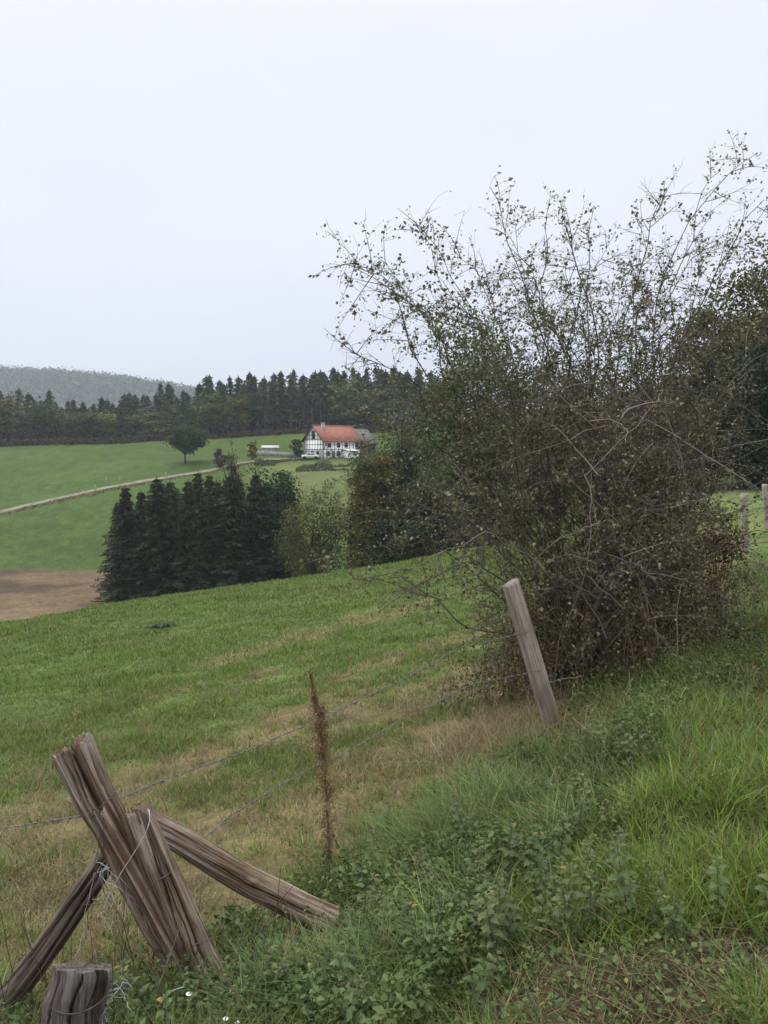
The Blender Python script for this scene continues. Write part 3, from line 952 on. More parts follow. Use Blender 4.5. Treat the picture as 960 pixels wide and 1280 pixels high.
# long front (y = 0): sills, rails, studs, braces
for z in (.25, 2.25, 4.05):
    mb.box((0, -pd, z), (HL, -.002, z + tw))
for x in np.arange(0, HL + .01, HL / 10):
    x0 = min(max(x - tw / 2, 0), HL - tw)
    mb.box((x0, -pd - .004, .0), (x0 + tw, -.004, HE - .35))
for z in (1.3, 3.25):
    mb.box((0, -pd + .006, z), (HL, -.002, z + .12))
for x0, x1, z0, z1 in ((.2, 1.1, 2.4, 4.0), (11.2, 10.85, 2.4, 4.0), (4.8, 5.7, .4, 2.2), (3.4, 2.5, .4, 2.2)):
    dxx = .1
    mb.add([(x0 - dxx, -pd, z0), (x0 + dxx, -pd, z0), (x1 + dxx, -pd, z1), (x1 - dxx, -pd, z1), (x0 - dxx, -.002, z0), (x0 + dxx, -.002, z0), (x1 + dxx, -.002, z1), (x1 - dxx, -.002, z1)],
           [(0, 1, 2, 3), (4, 7, 6, 5), (0, 4, 5, 1), (1, 5, 6, 2), (2, 6, 7, 3), (3, 7, 4, 0)])
# gable (x = 0)
for z in (2.25, 3.35, HE):
    mb.box((-pd, 0, z), (-.002, HW, z + tw))
mb.box((-pd, 1.4, 5.6), (-.002, HW - 1.4, 5.6 + tw))
for y in np.arange(0, HW + .01, HW / 7):
    y0 = min(max(y - tw / 2, 0), HW - tw)
    top = HE + (HR - HE) * (1 - abs(y - HW / 2) / (HW / 2)) - .35
    mb.box((-pd - .004, y0, 2.2), (-.004, y0 + tw, max(top, HE - .3)))
part('timber_frame', mb.mesh('timber_frame', M['timber']), house)


def window(x0, z0, w_, h_, face):
    f = MB(); gmb = MB(); t = .07
    if face == 0:   # long front
        for a, b in (((x0, -.075, z0), (x0 + w_, -.006, z0 + t)), ((x0, -.075, z0 + h_ - t), (x0 + w_, -.006, z0 + h_)), ((x0, -.07, z0 + t), (x0 + t, -.006, z0 + h_ - t)),
                     ((x0 + w_ - t, -.07, z0 + t), (x0 + w_, -.006, z0 + h_ - t)), ((x0 + w_ / 2 - .03, -.068, z0 + t), (x0 + w_ / 2 + .03, -.006, z0 + h_ - t))): f.box(a, b)
        gmb.box((x0 + .03, -.055, z0 + .03), (x0 + w_ - .03, -.04, z0 + h_ - .03))
    else:
        for a, b in (((-.105, x0, z0), (-.006, x0 + w_, z0 + t)), ((-.105, x0, z0 + h_ - t), (-.006, x0 + w_, z0 + h_)), ((-.1, x0, z0 + t), (-.006, x0 + t, z0 + h_ - t)),
                     ((-.1, x0 + w_ - t, z0 + t), (-.006, x0 + w_, z0 + h_ - t)), ((-.098, x0 + w_ / 2 - .03, z0 + t), (-.006, x0 + w_ / 2 + .03, z0 + h_ - t))): f.box(a, b)
        gmb.box((-.085, x0 + .03, z0 + .03), (-.07, x0 + w_ - .03, z0 + h_ - .03))
    wf = part('window', f.mesh('window', M['timber']), house)
    part('pane', gmb.mesh('pane', M['glass']), wf)


for x0 in (1.35, 4.1, 6.5, 9.8): window(x0, 2.75, .95, 1.1, 0)
for x0 in (.9, 4.0): window(x0, .75, 1.0, 1.15, 0)
for y0 in (1.5, 3.6): window(y0, .75, 1.0, 1.2, 1)
mb = MB(); mb.box((-.09, HW / 2 - .65, 4.75), (-.01, HW / 2 + .65, 6.7)); part('gable_hatch', mb.mesh('gable_hatch', M['timber']), house)
mb = MB(); mb.box((2.6, -.06, -.2), (3.5, -.012, 1.95)); part('door', mb.mesh('door', M['barnwood']), house)
# lean-to porch
mb = MB(); mb.box((5.6, -2.2, -.8), (5.72, -.05, 1.9)); mb.box((8.7, -2.2, -.8), (8.82, -.05, 1.9)); mb.box((5.72, -2.2, -.8), (7.1, -2.1, 1.9)); mb.box((7.1, -2.2, -.8), (8.7, -2.12, .8))
mb.prism([(-2.5, 1.9), (-.04, 2.35), (-.04, 2.5), (-2.5, 2.05)], 5.4, 9.0, 0)
part('porch', mb.mesh('porch', M['whitepaint']), house)

barn = empty('barn', tuple(hb), rad(42))
barn.location = tuple(hb + np.array([math.cos(rad(42)), math.sin(rad(42)), 0]) * (HL + .55))
tag(barn, 'brown boarded barn with a grey roof adjoining the right end of the farmhouse', 'barn')
mb = MB(); mb.box((0, .3, -1.5), (5, HW + 1, 3.8)); mb.prism([(.3, 3.8), (HW + 1, 3.8), (HW / 2 + .6, 7.1)], 0.0, 5, 0)
part('wall', mb.mesh('wall', M['barnwood']), barn)
mb = MB()
for e in ((-.2, 3.55), (HW + 1.5, 3.55)):
    mb.prism([e, (HW / 2 + .6, 7.2), (HW / 2 + .6, 7.4), (e[0], e[1] + .2)], -.02, 5.3, 0)
part('roof', mb.mesh('roof', M['slates']), barn)
mb = MB(); mb.box((2.2, .2, -.3), (4.6, .29, 2.8)); part('door', mb.mesh('door', M['timber']), barn)

# pale shed left of the house
sp_ = G(338, 566, 150, 225)
sh = empty('garden_shed', tuple(sp_), rad(8)); tag(sh, 'low shed with a pale roof on the slope left of the farmhouse', 'shed')
mb = MB(); mb.box((-2, -1.2, -.6), (2, 1.2, 1.2)); part('wall', mb.mesh('wall', M['stone']), sh)
mb = MB(); mb.prism([(-1.5, 1.15), (0, 1.75), (0, 1.87), (-1.5, 1.27)], -2.2, 2.2, 0); mb.prism([(0, 1.75), (1.5, 1.15), (1.5, 1.27), (0, 1.87)], -2.2, 2.2, 0)
part('roof', mb.mesh('roof', plain('pale_sheet_roof', (.42, .42, .40), .7, .2, 0, .15, 2)), sh)
# dry stone wall by the garden
w0, w1 = G(322, 569, 150, 220), G(384, 570, 150, 220)
mb = MB()
for i in range(26):
    t = i / 26; p = w0 * (1 - t) + w1 * t; q = w0 * (1 - (i + 1) / 26) + w1 * (i + 1) / 26
    zb = min(gz(p[0], p[1]), gz(q[0], q[1])); hgt = .9 + .25 * random.random()
    mb.box((p[0] - w0[0], p[1] - w0[1] - .25, zb - w0[2] - .3), (q[0] - w0[0] - .02, p[1] - w0[1] + .25, zb - w0[2] + hgt))
o = link('stone_wall', mb.mesh('stone_wall', M['stone']), None, tuple(w0)); tag(o, 'low grey stone wall between the pale shed and the farmhouse', 'wall')

# parked white car
cpn = G(388, 574, 150, 205)
car = empty('parked_car', tuple(cpn + np.array([0, 0, .1])), rad(4)); tag(car, 'white car parked in front of the farmhouse gable', 'car')
mb = MB()
prof = [(-2.05, .3), (-2.1, .65), (-1.95, .85), (-1.2, .92), (-.55, 1.38), (.8, 1.42), (1.5, .95), (2.05, .85), (2.1, .35), (1.6, .28), (-1.6, .28)]
mb.prism(prof, -.82, .82, 1)
part('body', mb.mesh('body', M['whitepaint']), car)
mb = MB()
for s in (-1, 1):
    y0, y1 = (.821, .835) if s > 0 else (-.835, -.821)
    mb.prism([(-1.0, .95), (-.5, 1.3), (.1, 1.33), (.1, .95)], y0, y1, 1); mb.prism([(.2, .95), (.2, 1.33), (.75, 1.33), (1.25, .95)], y0, y1, 1)
part('window', mb.mesh('window', M['glass']), car)
for x in (-1.3, 1.3):
    for s in (-1, 1):
        mb = MB(); a = np.linspace(0, 2 * np.pi, 17)[:-1]
        mb.prism([(x + .32 * math.cos(t), .32 + .32 * math.sin(t)) for t in a], s * .84 - .1, s * .84 + .1, 1)
        part('wheel', mb.mesh('wheel', M['rubber']), car)


# ------------------------------------------------------------------ logs of the old corner post
def log_mesh(name, mat, L, r0, r1, seed, cracks=(), nz=130, ns=150, ragged=.03, flat=1.0, bow=.0, knots=0, hollow=.35, cut=0.0, rough_=.12):
    rng = np.random.default_rng(seed)
    z = np.linspace(0, 1, nz); a = np.arange(ns) / ns * 2 * np.pi
    Z, A = np.meshgrid(z, a, indexing='ij')
    rr = r0 + (r1 - r0) * Z
    gx = np.cos(A) * 3 + 50; gy = np.sin(A) * 3 + 50
    ridge = (fbm(gx * 2.2 + Z * 1.6, gy * 2.2 + Z * 1.1, seed, 3) - .5) * rough_ + (fbm(gx * 11 + Z * 2, gy * 11 + Z, seed + 2, 3) - .5) * rough_ * .75
    broad = (fbm(gx * .6 + Z * 2.2, gy * .6 - Z * 1.5, seed + 5, 3) - .5) * min(.34, rough_ * 2)
    rr = rr * (1 + ridge + broad)
    tint = .5 + (fbm(gx * 1.1 + Z * 1.3, gy * 1.1, seed + 9, 3) - .5) * 1.5 + (fbm(gx * 9 + Z * 1.5, gy * 9, seed + 19, 2) - .5) * .5
    for (a0, w_, dep, z0, z1, tw) in cracks:
        ac = a0 + tw * (Z - .5) + (fbm(Z * 9, Z * 0 + a0 * 7, seed + 3, 4) - .5) * .22
        da = np.angle(np.exp(1j * (A - ac)))
        win = sstep(z0 - .08, z0 + .05, Z) * (1 - sstep(z1 - .05, z1 + .1, Z))
        k = np.exp(-(da / w_) ** 2) * win
        rr = rr * (1 - dep * k); tint = tint * (1 - .75 * k) + .0 * k
    for _ in range(knots):
        ka, kz = rng.uniform(0, 6.28), rng.uniform(.1, .9)
        da = np.angle(np.exp(1j * (A - ka)))
        rr = rr * (1 + .22 * np.exp(-(da / .25) ** 2 - ((Z - kz) / .025) ** 2))
    top = ((fbm(gx * 2.0, gy * 2.0, seed + 13, 2) - .5) * ragged * 2 - cut * rr * np.sin(A)) * sstep(.6, 1.0, Z)
    bx = bow * np.sin(Z * np.pi) + (fbm(Z * 3, Z * 0, seed + 21, 2) - .5) * r0 * .6
    X = rr * np.cos(A) + bx; Y = rr * np.sin(A) * flat
    V = np.stack([X, Y, Z * L + top], -1).reshape(-1, 3)
    ii = np.arange(nz * ns).reshape(nz, ns); jj = np.roll(ii, -1, 1)
    Q = [np.stack([ii[:-1], jj[:-1], jj[1:], ii[1:]], -1).reshape(-1, 4)]
    Vs = [V]; T = [tint.ravel()]
    # end cap: rings sinking a little, splintered
    n0 = len(V); last = ii[-1]
    ctr = np.array([bx[-1].mean(), 0, 0])
    for q in (.82, .62, .42, .22, .05):
        ring = V[ii[-1]].copy()
        ring[:, :2] = ctr[:2] + (ring[:, :2] - ctr[:2]) * q
        ring[:, 2] = L + (ring[:, 2] - L) * q - hollow * r1 * (1 - q) + (fbm(ring[:, 0] * 90, ring[:, 1] * 90, seed + 31, 3) - .5) * ragged * 1.2
        idx = n0 + np.arange(ns); n0 += ns
        Q.append(np.stack([last, np.roll(last, -1), np.roll(idx, -1), idx], -1)); last = idx
        Vs.append(ring); T.append(np.clip(.1 + fbm(ring[:, 0] * 60, ring[:, 1] * 60, seed + 41, 3) * .5, 0, 1))
    Vs = np.concatenate(Vs); tint = np.clip(np.concatenate(T), 0, 1)
    return mesh_from(name, Vs, np.concatenate(Q), None, [mat], {'tint': tint}, True)


def orient(o, p0, p1, base, spin=0.0):
    p0 = Vector(tuple(p0)); p1 = Vector(tuple(p1))
    q = Vector((0, 0, 1)).rotation_difference(p1 - p0) @ Quaternion((0, 0, 1), spin)
    o.rotation_mode = 'QUATERNION'; o.rotation_quaternion = q; o.location = p0 - Vector(tuple(base))


pb = P(262, 1236, 3.2); pb[2] = gz(pb[0], pb[1])
cpost = empty('corner_fence_post', tuple(pb)); tag(cpost, 'weathered split corner post leaning left with two brace logs', 'fence post')
b0, b1 = P(216, 1196, 3.1), P(88, 935, 3.16)
Lm = np.linalg.norm(b1 - b0)
o = part('split_log', log_mesh('split_log', M['wood'], Lm, .052, .086, 3, ((3.9, .10, .75, .3, 1.1, .3), (4.75, .13, .7, .4, 1.1, -.3), (5.4, .06, .5, .1, .9, .2), (4.3, .04, .4, 0, 1.1, .3)), ragged=.06, flat=.8, hollow=.5), cpost)
orient(o, b0, b1, pb, .4)
b0, b1 = P(277, 1262, 2.98), P(176, 1018, 3.1)
Lm = np.linalg.norm(b1 - b0)
o = part('splintered_log', log_mesh('splintered_log', M['wood'], Lm, .080, .052, 5, ((4.6, .07, .8, .0, .85, .9), (3.9, .05, .4, .1, .9, .2), (5.4, .06, .5, .0, .7, .3), (5.0, .03, .4, 0, .9, .2)), ragged=.06, flat=.85, hollow=.8), cpost)
orient(o, b0, b1, pb, 0)
# fibre between the two: lower end of the pale rim
b0, b1 = P(238, 1222, 2.98), P(126, 1015, 3.08)
Lm = np.linalg.norm(b1 - b0)
o = part('rim_splinter', log_mesh('rim_splinter', M['wood'], Lm, .022, .026, 15, ((4.6, .3, .5, .1, .9, .6),), nz=60, ns=24, ragged=.03, flat=.7, hollow=.3), cpost)
orient(o, b0, b1, pb, .8)
b0 = P(414, 1150, 3.5); b1 = P(168, 1014, 3.3)
o = part('brace_log', log_mesh('brace_log', M['wood'], np.linalg.norm(b1 - b0), .070, .056, 8, ((4.4, .04, .25, .2, .8, .4), (5.2, .03, .2, .1, .6, -.2)), rough_=.055, ragged=.02, bow=-.02, knots=4), cpost)
orient(o, b0, b1, pb)
b0 = P(-28, 1290, 2.9); b1 = P(150, 1050, 3.32)
o = part('brace_log', log_mesh('brace_log', M['wood_dark'], np.linalg.norm(b1 - b0), .056, .050, 12, ((4.2, .12, .35, .1, .9, 1.2), (5.3, .08, .3, .3, .9, -.8)), rough_=.10, ragged=.02, bow=.03, knots=5), cpost)
o['label'] = 'dark brace log on the left'
orient(o, b0, b1, pb)

b0 = P(88, 1330, 2.58); b1 = P(101, 1208, 2.55)
b0[2] = gz(b0[0], b0[1]) - .15
stump = empty('sawn_post', tuple(b0)); tag(stump, 'short sawn-off round post wrapped with wire below the leaning corner post', 'fence post')
o = part('log', log_mesh('log', M['wood_grey'], np.linalg.norm(b1 - b0), .125, .097, 22, ((4.9, .03, .3, .3, 1.1, .2), (4.2, .025, .2, .1, 1.1, -.1), (5.5, .025, .2, .4, 1.1, .1), (3.6, .03, .25, .4, 1.1, .1)), ragged=.012, hollow=.06, cut=.6, rough_=.05), stump)
orient(o, b0, b1, b0)
a = np.linspace(rad(170), rad(370), 30); rr = .106
mid = b1 + np.array([0, 0, -.055])
mb = MB(); mb.tube(np.stack([mid[0] + rr * np.cos(a), mid[1] + rr * np.sin(a), mid[2] + .02 * np.sin(a * 1.0) - .02], 1) - b0, .0025, 5)
part('wire_loop', mb.mesh('wire_loop', M['wire_rust']), stump)

# leaning square post
b0 = P(693, 914, 6.0); b1 = P(638, 728, 5.98)
lz = gz(b0[0], b0[1])
d_ = (b0 - b1) / np.linalg.norm(b0 - b1)
b0e = b0 + d_ * .25
Lp = np.linalg.norm(b1 - b0e)
nz = 60
V = []; ti = []
prof = [(-1, -1), (-.3, -1.03), (.35, -1.0), (1, -.92), (1.02, 0), (.97, 1), (0, 1), (-1, 1), (-1.03, 0)]
prof = np.array(prof)
for i in range(nz):
    t = i / (nz - 1)
    jit = 1 + (vnoise(np.arange(9) * 3.1, np.full(9, t * 7), 77) - .5) * .09
    jit[2] -= .10 * (.4 + vnoise(np.array([t * 6]), np.array([3.3]), 5)[0])
    s = .060 * (1 - .04 * t)
    top = .012 * prof[:, 0] if i == nz - 1 else 0 * prof[:, 0]
    V.append(np.stack([prof[:, 0] * s * jit, prof[:, 1] * s * jit * .8, np.full(9, t * Lp) + top], 1))
    tt_ = .55 + (vnoise(np.arange(9) * 2.0, np.full(9, t * 5), 78) - .5) * .25
    tt_[2] -= .18
    ti.append(tt_)
V = np.concatenate(V); ii = np.arange(nz * 9).reshape(nz, 9); jj = np.roll(ii, -1, 1)
Q = np.stack([ii[:-1], jj[:-1], jj[1:], ii[1:]], -1).reshape(-1, 4)
V = np.concatenate([V, V[ii[-1]].mean(0)[None]]); ti = np.concatenate(ti + [np.array([.5])])
T = np.stack([ii[-1], jj[-1], np.full(9, len(V) - 1)], -1)
lean_mesh = mesh_from('leaning_post', V, Q, T, [M['wood_pale']], {'tint': ti}, False)
o = link('leaning_post', lean_mesh); tag(o, 'pale square fence post leaning left in front of the big bush', 'fence post')
orient(o, b0e, b1, (0, 0, 0), rad(18))

# posts further along the path
fp = MB()
rng = np.random.default_rng(9)
zz = np.linspace(-.3, 1.25, 18); rr = .075 * (1 + rng.normal(0, .03, 18))
fp.tube(np.stack([rng.normal(0, .004, 18), rng.normal(0, .004, 18), zz], 1), rr, 10, .6)
fmesh = fp.mesh('fence_post', M['wood_pale'])
for px, base, top, Yt, lab in ((936, 692, 617, 16.5, 'pale grey fence post by the path right of the big bush'), (960, 668, 605, 21.5, 'slightly tilted pale post at the right picture edge'),
                               (884, 642, 629, 46, 'tiny far post at the field edge close to the bush'), (946, 632, 615, 42, 'tiny far post seen between the two pale posts')):
    p = G(px, base, Yt * .6, Yt * 1.4) if False else on_ground(px, Yt)
    h = EYE + Yt * slope(top) - p[2]
    o = link('fence_post', fmesh, None, tuple(p)); o.scale = (1, 1, h / 1.25)
    o.rotation_euler = (0, -rad(4 if px in (936, 960) else 0), 0)
    tag(o, lab, 'fence post', 'posts of the path fence')

# ------------------------------------------------------------------ barbed wires
def wire_obj(pts, label, sag=.0, barbs=True, mat='wire', r=.0021, seed=0, tw=.11):
    rng = np.random.default_rng(seed)
    pts = np.asarray(pts, float)
    seg = np.linalg.norm(np.diff(pts, axis=0), axis=1); s = np.concatenate([[0], np.cumsum(seg)])
    n = max(30, int(s[-1] / .012)); t = np.linspace(0, s[-1], n)
    C = np.stack([np.interp(t, s, pts[:, k]) for k in range(3)], 1)
    C[:, 2] -= sag * np.sin(np.pi * t / s[-1])
    C += np.stack([fbm(t * 1.5, t * 0, seed + k, 3) - .5 for k in range(3)], 1) * .03 * np.sin(np.pi * np.clip(t / s[-1], 0, 1))[:, None]
    T = np.gradient(C, axis=0); T /= np.linalg.norm(T, axis=1, keepdims=True)
    A = np.cross(T, (0, 0, 1.)); A /= np.linalg.norm(A, axis=1, keepdims=True); B = np.cross(T, A)
    root = empty('barbed_wire', tuple(C[0])); tag(root, label, 'barbed wire', 'barbed wires of the fence')
    mb = MB()
    for ph in ((0, np.pi) if barbs else (0,)):
        an = t / tw * 2 * np.pi + ph
        mb.tube(C - C[0] + (A * np.cos(an)[:, None] + B * np.sin(an)[:, None]) * r * 1.1, r, 5)
    part('strand', mb.mesh('strand', M[mat], True), root)
    if barbs:
        mb = MB()
        for d in np.arange(.06, s[-1], .105):
            i = int(d / s[-1] * (n - 1)); c = C[i] - C[0]
            for k in range(2):
                v = (A[i] * math.cos(k * 1.57 + d * 9) + B[i] * math.sin(k * 1.57 + d * 9)); v = v + T[i] * .25 * (1 if k else -1)
                mb.tube([c - v * .017, c, c + v * .017], [.0006, r * .85, .0006], 4, cap=False)
            mb.tube([c - T[i] * .007, c + T[i] * .007], [r * 2.3, r * 2.3], 6)
        part('barbs', mb.mesh('barbs', M[mat]), root)['kind'] = 'stuff'
    return root


top_at = P(130, 1006, 3.12)
wire_obj([P(-60, 1043, 3.35), P(30, 1033, 3.25), P(100, 1021, 3.12), top_at], 'barbed wire running left from the corner post to the picture edge', 0, True, 'wire', .0019, 1)
wire_obj([top_at, P(210, 973, 3.5), P(300, 943, 3.95), P(400, 900, 4.5), P(500, 851, 5.15), P(575, 810, 5.6), P(660, 790, 5.93)], 'upper barbed wire from the corner post to the leaning post', 0, True, 'wire', .0019, 2)
wire_obj([P(255, 1048, 3.55), P(285, 1021, 3.7), P(345, 985, 4.05), P(420, 945, 4.6), P(500, 902, 5.2), P(590, 855, 5.8), P(676, 838, 5.95)], 'lower slack barbed wire passing behind the dry dock stalk', 0, True, 'wire', .0019, 3)
wire_obj([P(-60, 1137, 3.2), P(60, 1135, 3.15), P(125, 1130, 3.12)], 'thin plain wire crossing the dark brace log at the left', 0, False, 'wire_rust', .0016, 4)
wire_obj([P(905, 640, 15.5), P(932, 632, 16.4), P(955, 616, 21.3), P(1000, 598, 26)], 'thin wire strung between the two pale posts', .02, False, 'wire', .004, 5)


def loop_wire(name, label, cat, pts, r, mat, parent=None):
    pts = np.array(pts, float); n = len(pts)
    t = np.linspace(0, n - 1, n * 9)
    i = np.clip(t.astype(int), 0, n - 2); f = (t - i)[:, None]
    p0 = pts[np.clip(i - 1, 0, n - 1)]; p1 = pts[i]; p2 = pts[i + 1]; p3 = pts[np.clip(i + 2, 0, n - 1)]
    C = .5 * ((2 * p1) + (-p0 + p2) * f + (2 * p0 - 5 * p1 + 4 * p2 - p3) * f ** 2 + (-p0 + 3 * p1 - 3 * p2 + p3) * f ** 3)
    mb = MB(); mb.tube(C - C[0], r, 5)
    o = link(name, mb.mesh(name, M[mat], True), parent, tuple(C[0]))
    tag(o, label, cat)
    return o


loop_wire('tie_wire', 'wire bound twice round the top of the split corner post', 'wire', [P(103, 1003, 3.12), P(112, 1021, 3.09), P(124, 1010, 3.05), P(140, 996, 3.07), P(147, 984, 3.14), P(140, 988, 3.25), P(112, 1000, 3.27), P(102, 1010, 3.16), P(110, 1018, 3.1), P(122, 1020, 3.06), P(128, 1008, 3.05), P(142, 992, 3.08), P(146, 982, 3.16)], .0022, 'wire_rust')
loop_wire('tie_wire', 'pale wire crossing the splintered stub of the corner post', 'wire', [P(186, 1012, 3.06), P(187, 1026, 3.02), P(180, 1045, 3.01), P(165, 1070, 3.02), P(152, 1090, 3.03), P(144, 1105, 3.04), P(135, 1122, 3.05), P(130, 1134, 3.06)], .0020, 'twine')
loop_wire('tie_wire', 'curved wire round the middle of the corner post', 'wire', [P(174, 1140, 3.02), P(178, 1124, 2.99), P(186, 1110, 2.97), P(198, 1100, 2.97), P(210, 1093, 3.0), P(216, 1086, 3.08)], .0020, 'wire_rust')
loop_wire('tie_wire', 'wire arching over the lower part of the corner post', 'wire', [P(222, 1212, 2.95), P(230, 1194, 2.93), P(244, 1181, 2.92), P(262, 1174, 2.93), P(277, 1170, 2.98)], .0020, 'wire_rust')
loop_wire('tie_wire', 'loose grey wire end lying in the weeds at the foot of the corner post', 'wire', [P(196, 1262, 2.8), P(206, 1246, 2.8), P(222, 1236, 2.8), P(246, 1231, 2.82), P(268, 1228, 2.85), P(290, 1229, 2.9)], .0024, 'twine')
for k, (x0, y0, lab) in enumerate(((128, 1020, 'dark tangled wire hanging from the bound top of the corner post'), (136, 1085, 'frayed pale twine dangling beside the corner post'), (150, 1235, 'pale frayed twine knotted beside the sawn-off post'))):
    rng = np.random.default_rng(60 + k)
    mb = MB()
    base = P(x0, y0, 3.05 if k < 2 else 2.62)
    for j in range(9 if k else 5):
        p = base.copy(); pts = []
        v = rng.normal(0, .02, 3)
        for q in range(12):
            pts.append(p - base)
            v = v * .6 + rng.normal(0, .012, 3) * np.array([1, .5, 1]) + np.array([.001 if k == 0 else 0, 0, (-.022 if k == 0 else -.011) if k < 2 else -.002]); p = p + v
        mb.tube(np.array(pts), .0016 if k == 0 else .0011, 4, cap=False)
    o = link('loose_wire' if k == 0 else 'frayed_twine', mb.mesh('tangle', M['wire_rust'] if k == 0 else M['twine']), None, tuple(base))
    tag(o, lab, 'wire' if k == 0 else 'twine')

# ------------------------------------------------------------------ dry dock stalk
db = on_ground(408, 4.0); dtop = P(386, 838, 4.0)
def bez0(p0, p1, p2, n):
    q = np.linspace(0, 1, n)[:, None]
    return (1 - q) ** 2 * p0 + 2 * q * (1 - q) * p1 + q * q * p2


dock = empty('dock_plant', tuple(db)); tag(dock, 'tall dry reddish-brown dock stalk beside the brace log', 'plant')
t = np.linspace(0, 1, 14)[:, None]
axis = (1 - t) * db + t * dtop + np.sin(t * 3.0) * np.array([.035, 0, 0]) - db
mb = MB(); mb.tube(axis, np.linspace(.006, .0015, 14), 6, .4)
part('stem', mb.mesh('stem', M['dock']), dock)
n = 4200
s = R.beta(1.5, 1.2, n) * .66 + .34
cx_ = np.stack([np.interp(s, t[:, 0], axis[:, k]) for k in range(3)], 1)
spread = np.interp(s, [.34, .45, .6, .75, .9, 1], [.02, .085, .105, .06, .034, .012]) * np.clip(fbm(s * 15, s * 0, 3, 3) * 2.4 - .4, .2, 1.5)
off = rand_unit(n) * (R.uniform(0, 1, n) ** .7 * spread)[:, None]; off[:, 2] = np.abs(off[:, 2]) * 1.0 
mb = MB(); leaf_quads(mb, cx_ + off, .011, asp=.42, tint=np.clip(R.normal(.45, .25, n), 0, 1))
n = 260
s = R.uniform(.38, .95, n); c0 = np.stack([np.interp(s, t[:, 0], axis[:, k]) for k in range(3)], 1)
dr = rand_unit(n); dr[:, 2] = np.abs(dr[:, 2]) + .8; dr /= np.linalg.norm(dr, axis=1, keepdims=True)
ln = .075 * np.sin(np.clip((1 - s) / .66, 0, 1) * np.pi * .8 + .3)
mb.tubes(np.stack([c0, c0 + dr * ln[:, None] * .5, c0 + dr * ln[:, None]], 1), np.full((n, 3), .0009), 3, R.uniform(.2, .9, n))
n = 900
s = R.uniform(.03, .36, n); c0 = np.stack([np.interp(s, t[:, 0], axis[:, k]) for k in range(3)], 1)
leaf_quads(mb, c0 + R.normal(0, .016, (n, 3)), .014, asp=.4, tint=R.uniform(0, .5, n))
for k in range(16):
    s0 = R.uniform(.36, .86); c0 = np.array([np.interp(s0, t[:, 0], axis[:, j]) for j in range(3)])
    a = R.uniform(0, 6.28); lb = R.uniform(.06, .17) * (1.25 - s0)
    e = c0 + np.array([math.cos(a) * .55, math.sin(a) * .55, 1.0]) * lb
    q = bez0(c0, c0 * .5 + e * .5 + np.array([math.cos(a), math.sin(a), 0]) * .02, e, 6)
    mb.tube(q, np.linspace(.0018, .0007, 6), 4, .4, cap=False)
    nn_ = 90; ss = R.uniform(.15, 1, nn_); pc = np.stack([np.interp(ss, np.linspace(0, 1, 6), q[:, j]) for j in range(3)], 1)
    leaf_quads(mb, pc + R.normal(0, .007, (nn_, 3)), .010, asp=.45, tint=np.clip(R.normal(.5, .22, nn_), 0, 1))
part('seed_head', mb.mesh('seed_head', M['dock']), dock)
mb = MB()
for k in range(9):
    s0 = R.uniform(.06, .5); c0 = np.array([np.interp(s0, t[:, 0], axis[:, j]) for j in range(3)])
    a = R.uniform(0, 6.28); lb = R.uniform(.05, .11); o_ = np.array([math.cos(a), math.sin(a), 0]); w_ = np.array([-o_[1], o_[0], .3]) * .012
    p1 = c0 + o_ * lb * .5 + np.array([0, 0, .015]); p2 = c0 + o_ * lb * .8 - np.array([0, 0, lb * .55])
    mb.add([c0 - w_ * .2, c0 + w_ * .2, p1 + w_, p1 - w_, p2 + w_ * .3, p2 - w_ * .3], [(0, 1, 2, 3), (3, 2, 4, 5)], None, R.uniform(0, .5))
part('withered_leaves', mb.mesh('withered_leaves', M['dock']), dock)

# ------------------------------------------------------------------ the big bush
BC = np.array([2.45, 8.3, 0]); BC[2] = gz(BC[0], BC[1])
FD_ = np.array([.55, .835, 0]); FN_ = np.array([.835, -.55, 0])
bush = empty('hawthorn_bush', tuple(BC)); tag(bush, 'huge tangled thorn bush with long arching twigs behind the leaning post', 'bush')
rng = np.random.default_rng(5)


def bez(p0, p1, p2, n):
    t = np.linspace(0, 1, n)[:, None]
    return (1 - t) ** 2 * p0 + 2 * t * (1 - t) * p1 + t * t * p2


mains = []
# (tip pixel, tip distance, control pixel)
tips = [((432, 322), 7.0, (585, 420)), ((440, 326), 6.6, (490, 335)), ((438, 440), 6.8, (600, 500)), ((478, 372), 7.2, (620, 420)), ((520, 280), 7.4, (600, 380)), ((525, 288), 7.0, (660, 420)),
        ((615, 238), 7.6, (690, 420)), ((640, 262), 8.2, (670, 400)), ((700, 250), 8.0, (720, 430)), ((742, 262), 8.8, (740, 440)), ((770, 290), 7.6, (700, 420)), ((830, 228), 8.6, (790, 380)),
        ((946, 192), 8.2, (770, 300)), ((900, 214), 8.6, (760, 330)), ((990, 215), 9.0, (860, 400)), ((1000, 290), 9.4, (880, 420)), ((955, 250), 8.2, (850, 420)), ((880, 300), 9.6, (840, 450)),
        ((425, 505), 6.6, (600, 560)), ((400, 700), 6.4, (580, 640)), ((428, 742), 6.2, (560, 690)), ((500, 735), 6.3, (600, 690)), ((465, 650), 6.6, (600, 600)), ((520, 610), 6.5, (640, 580)), ((450, 560), 7.2, (590, 520)),
        ((920, 480), 9.6, (860, 480)), ((905, 560), 9.2, (850, 560)), ((915, 650), 9.4, (860, 620)), ((560, 470), 6.6, (680, 520)), ((590, 330), 8.6, (640, 420)), ((660, 330), 7.0, (690, 450)),
        ((806, 575), 6.9, (830, 430)), ((470, 320), 7.9, (590, 420)), ((850, 320), 7.4, (790, 420)), ((560, 300), 8.2, (640, 400)), ((800, 250), 9.2, (800, 420)), ((680, 280), 9.0, (720, 420))]
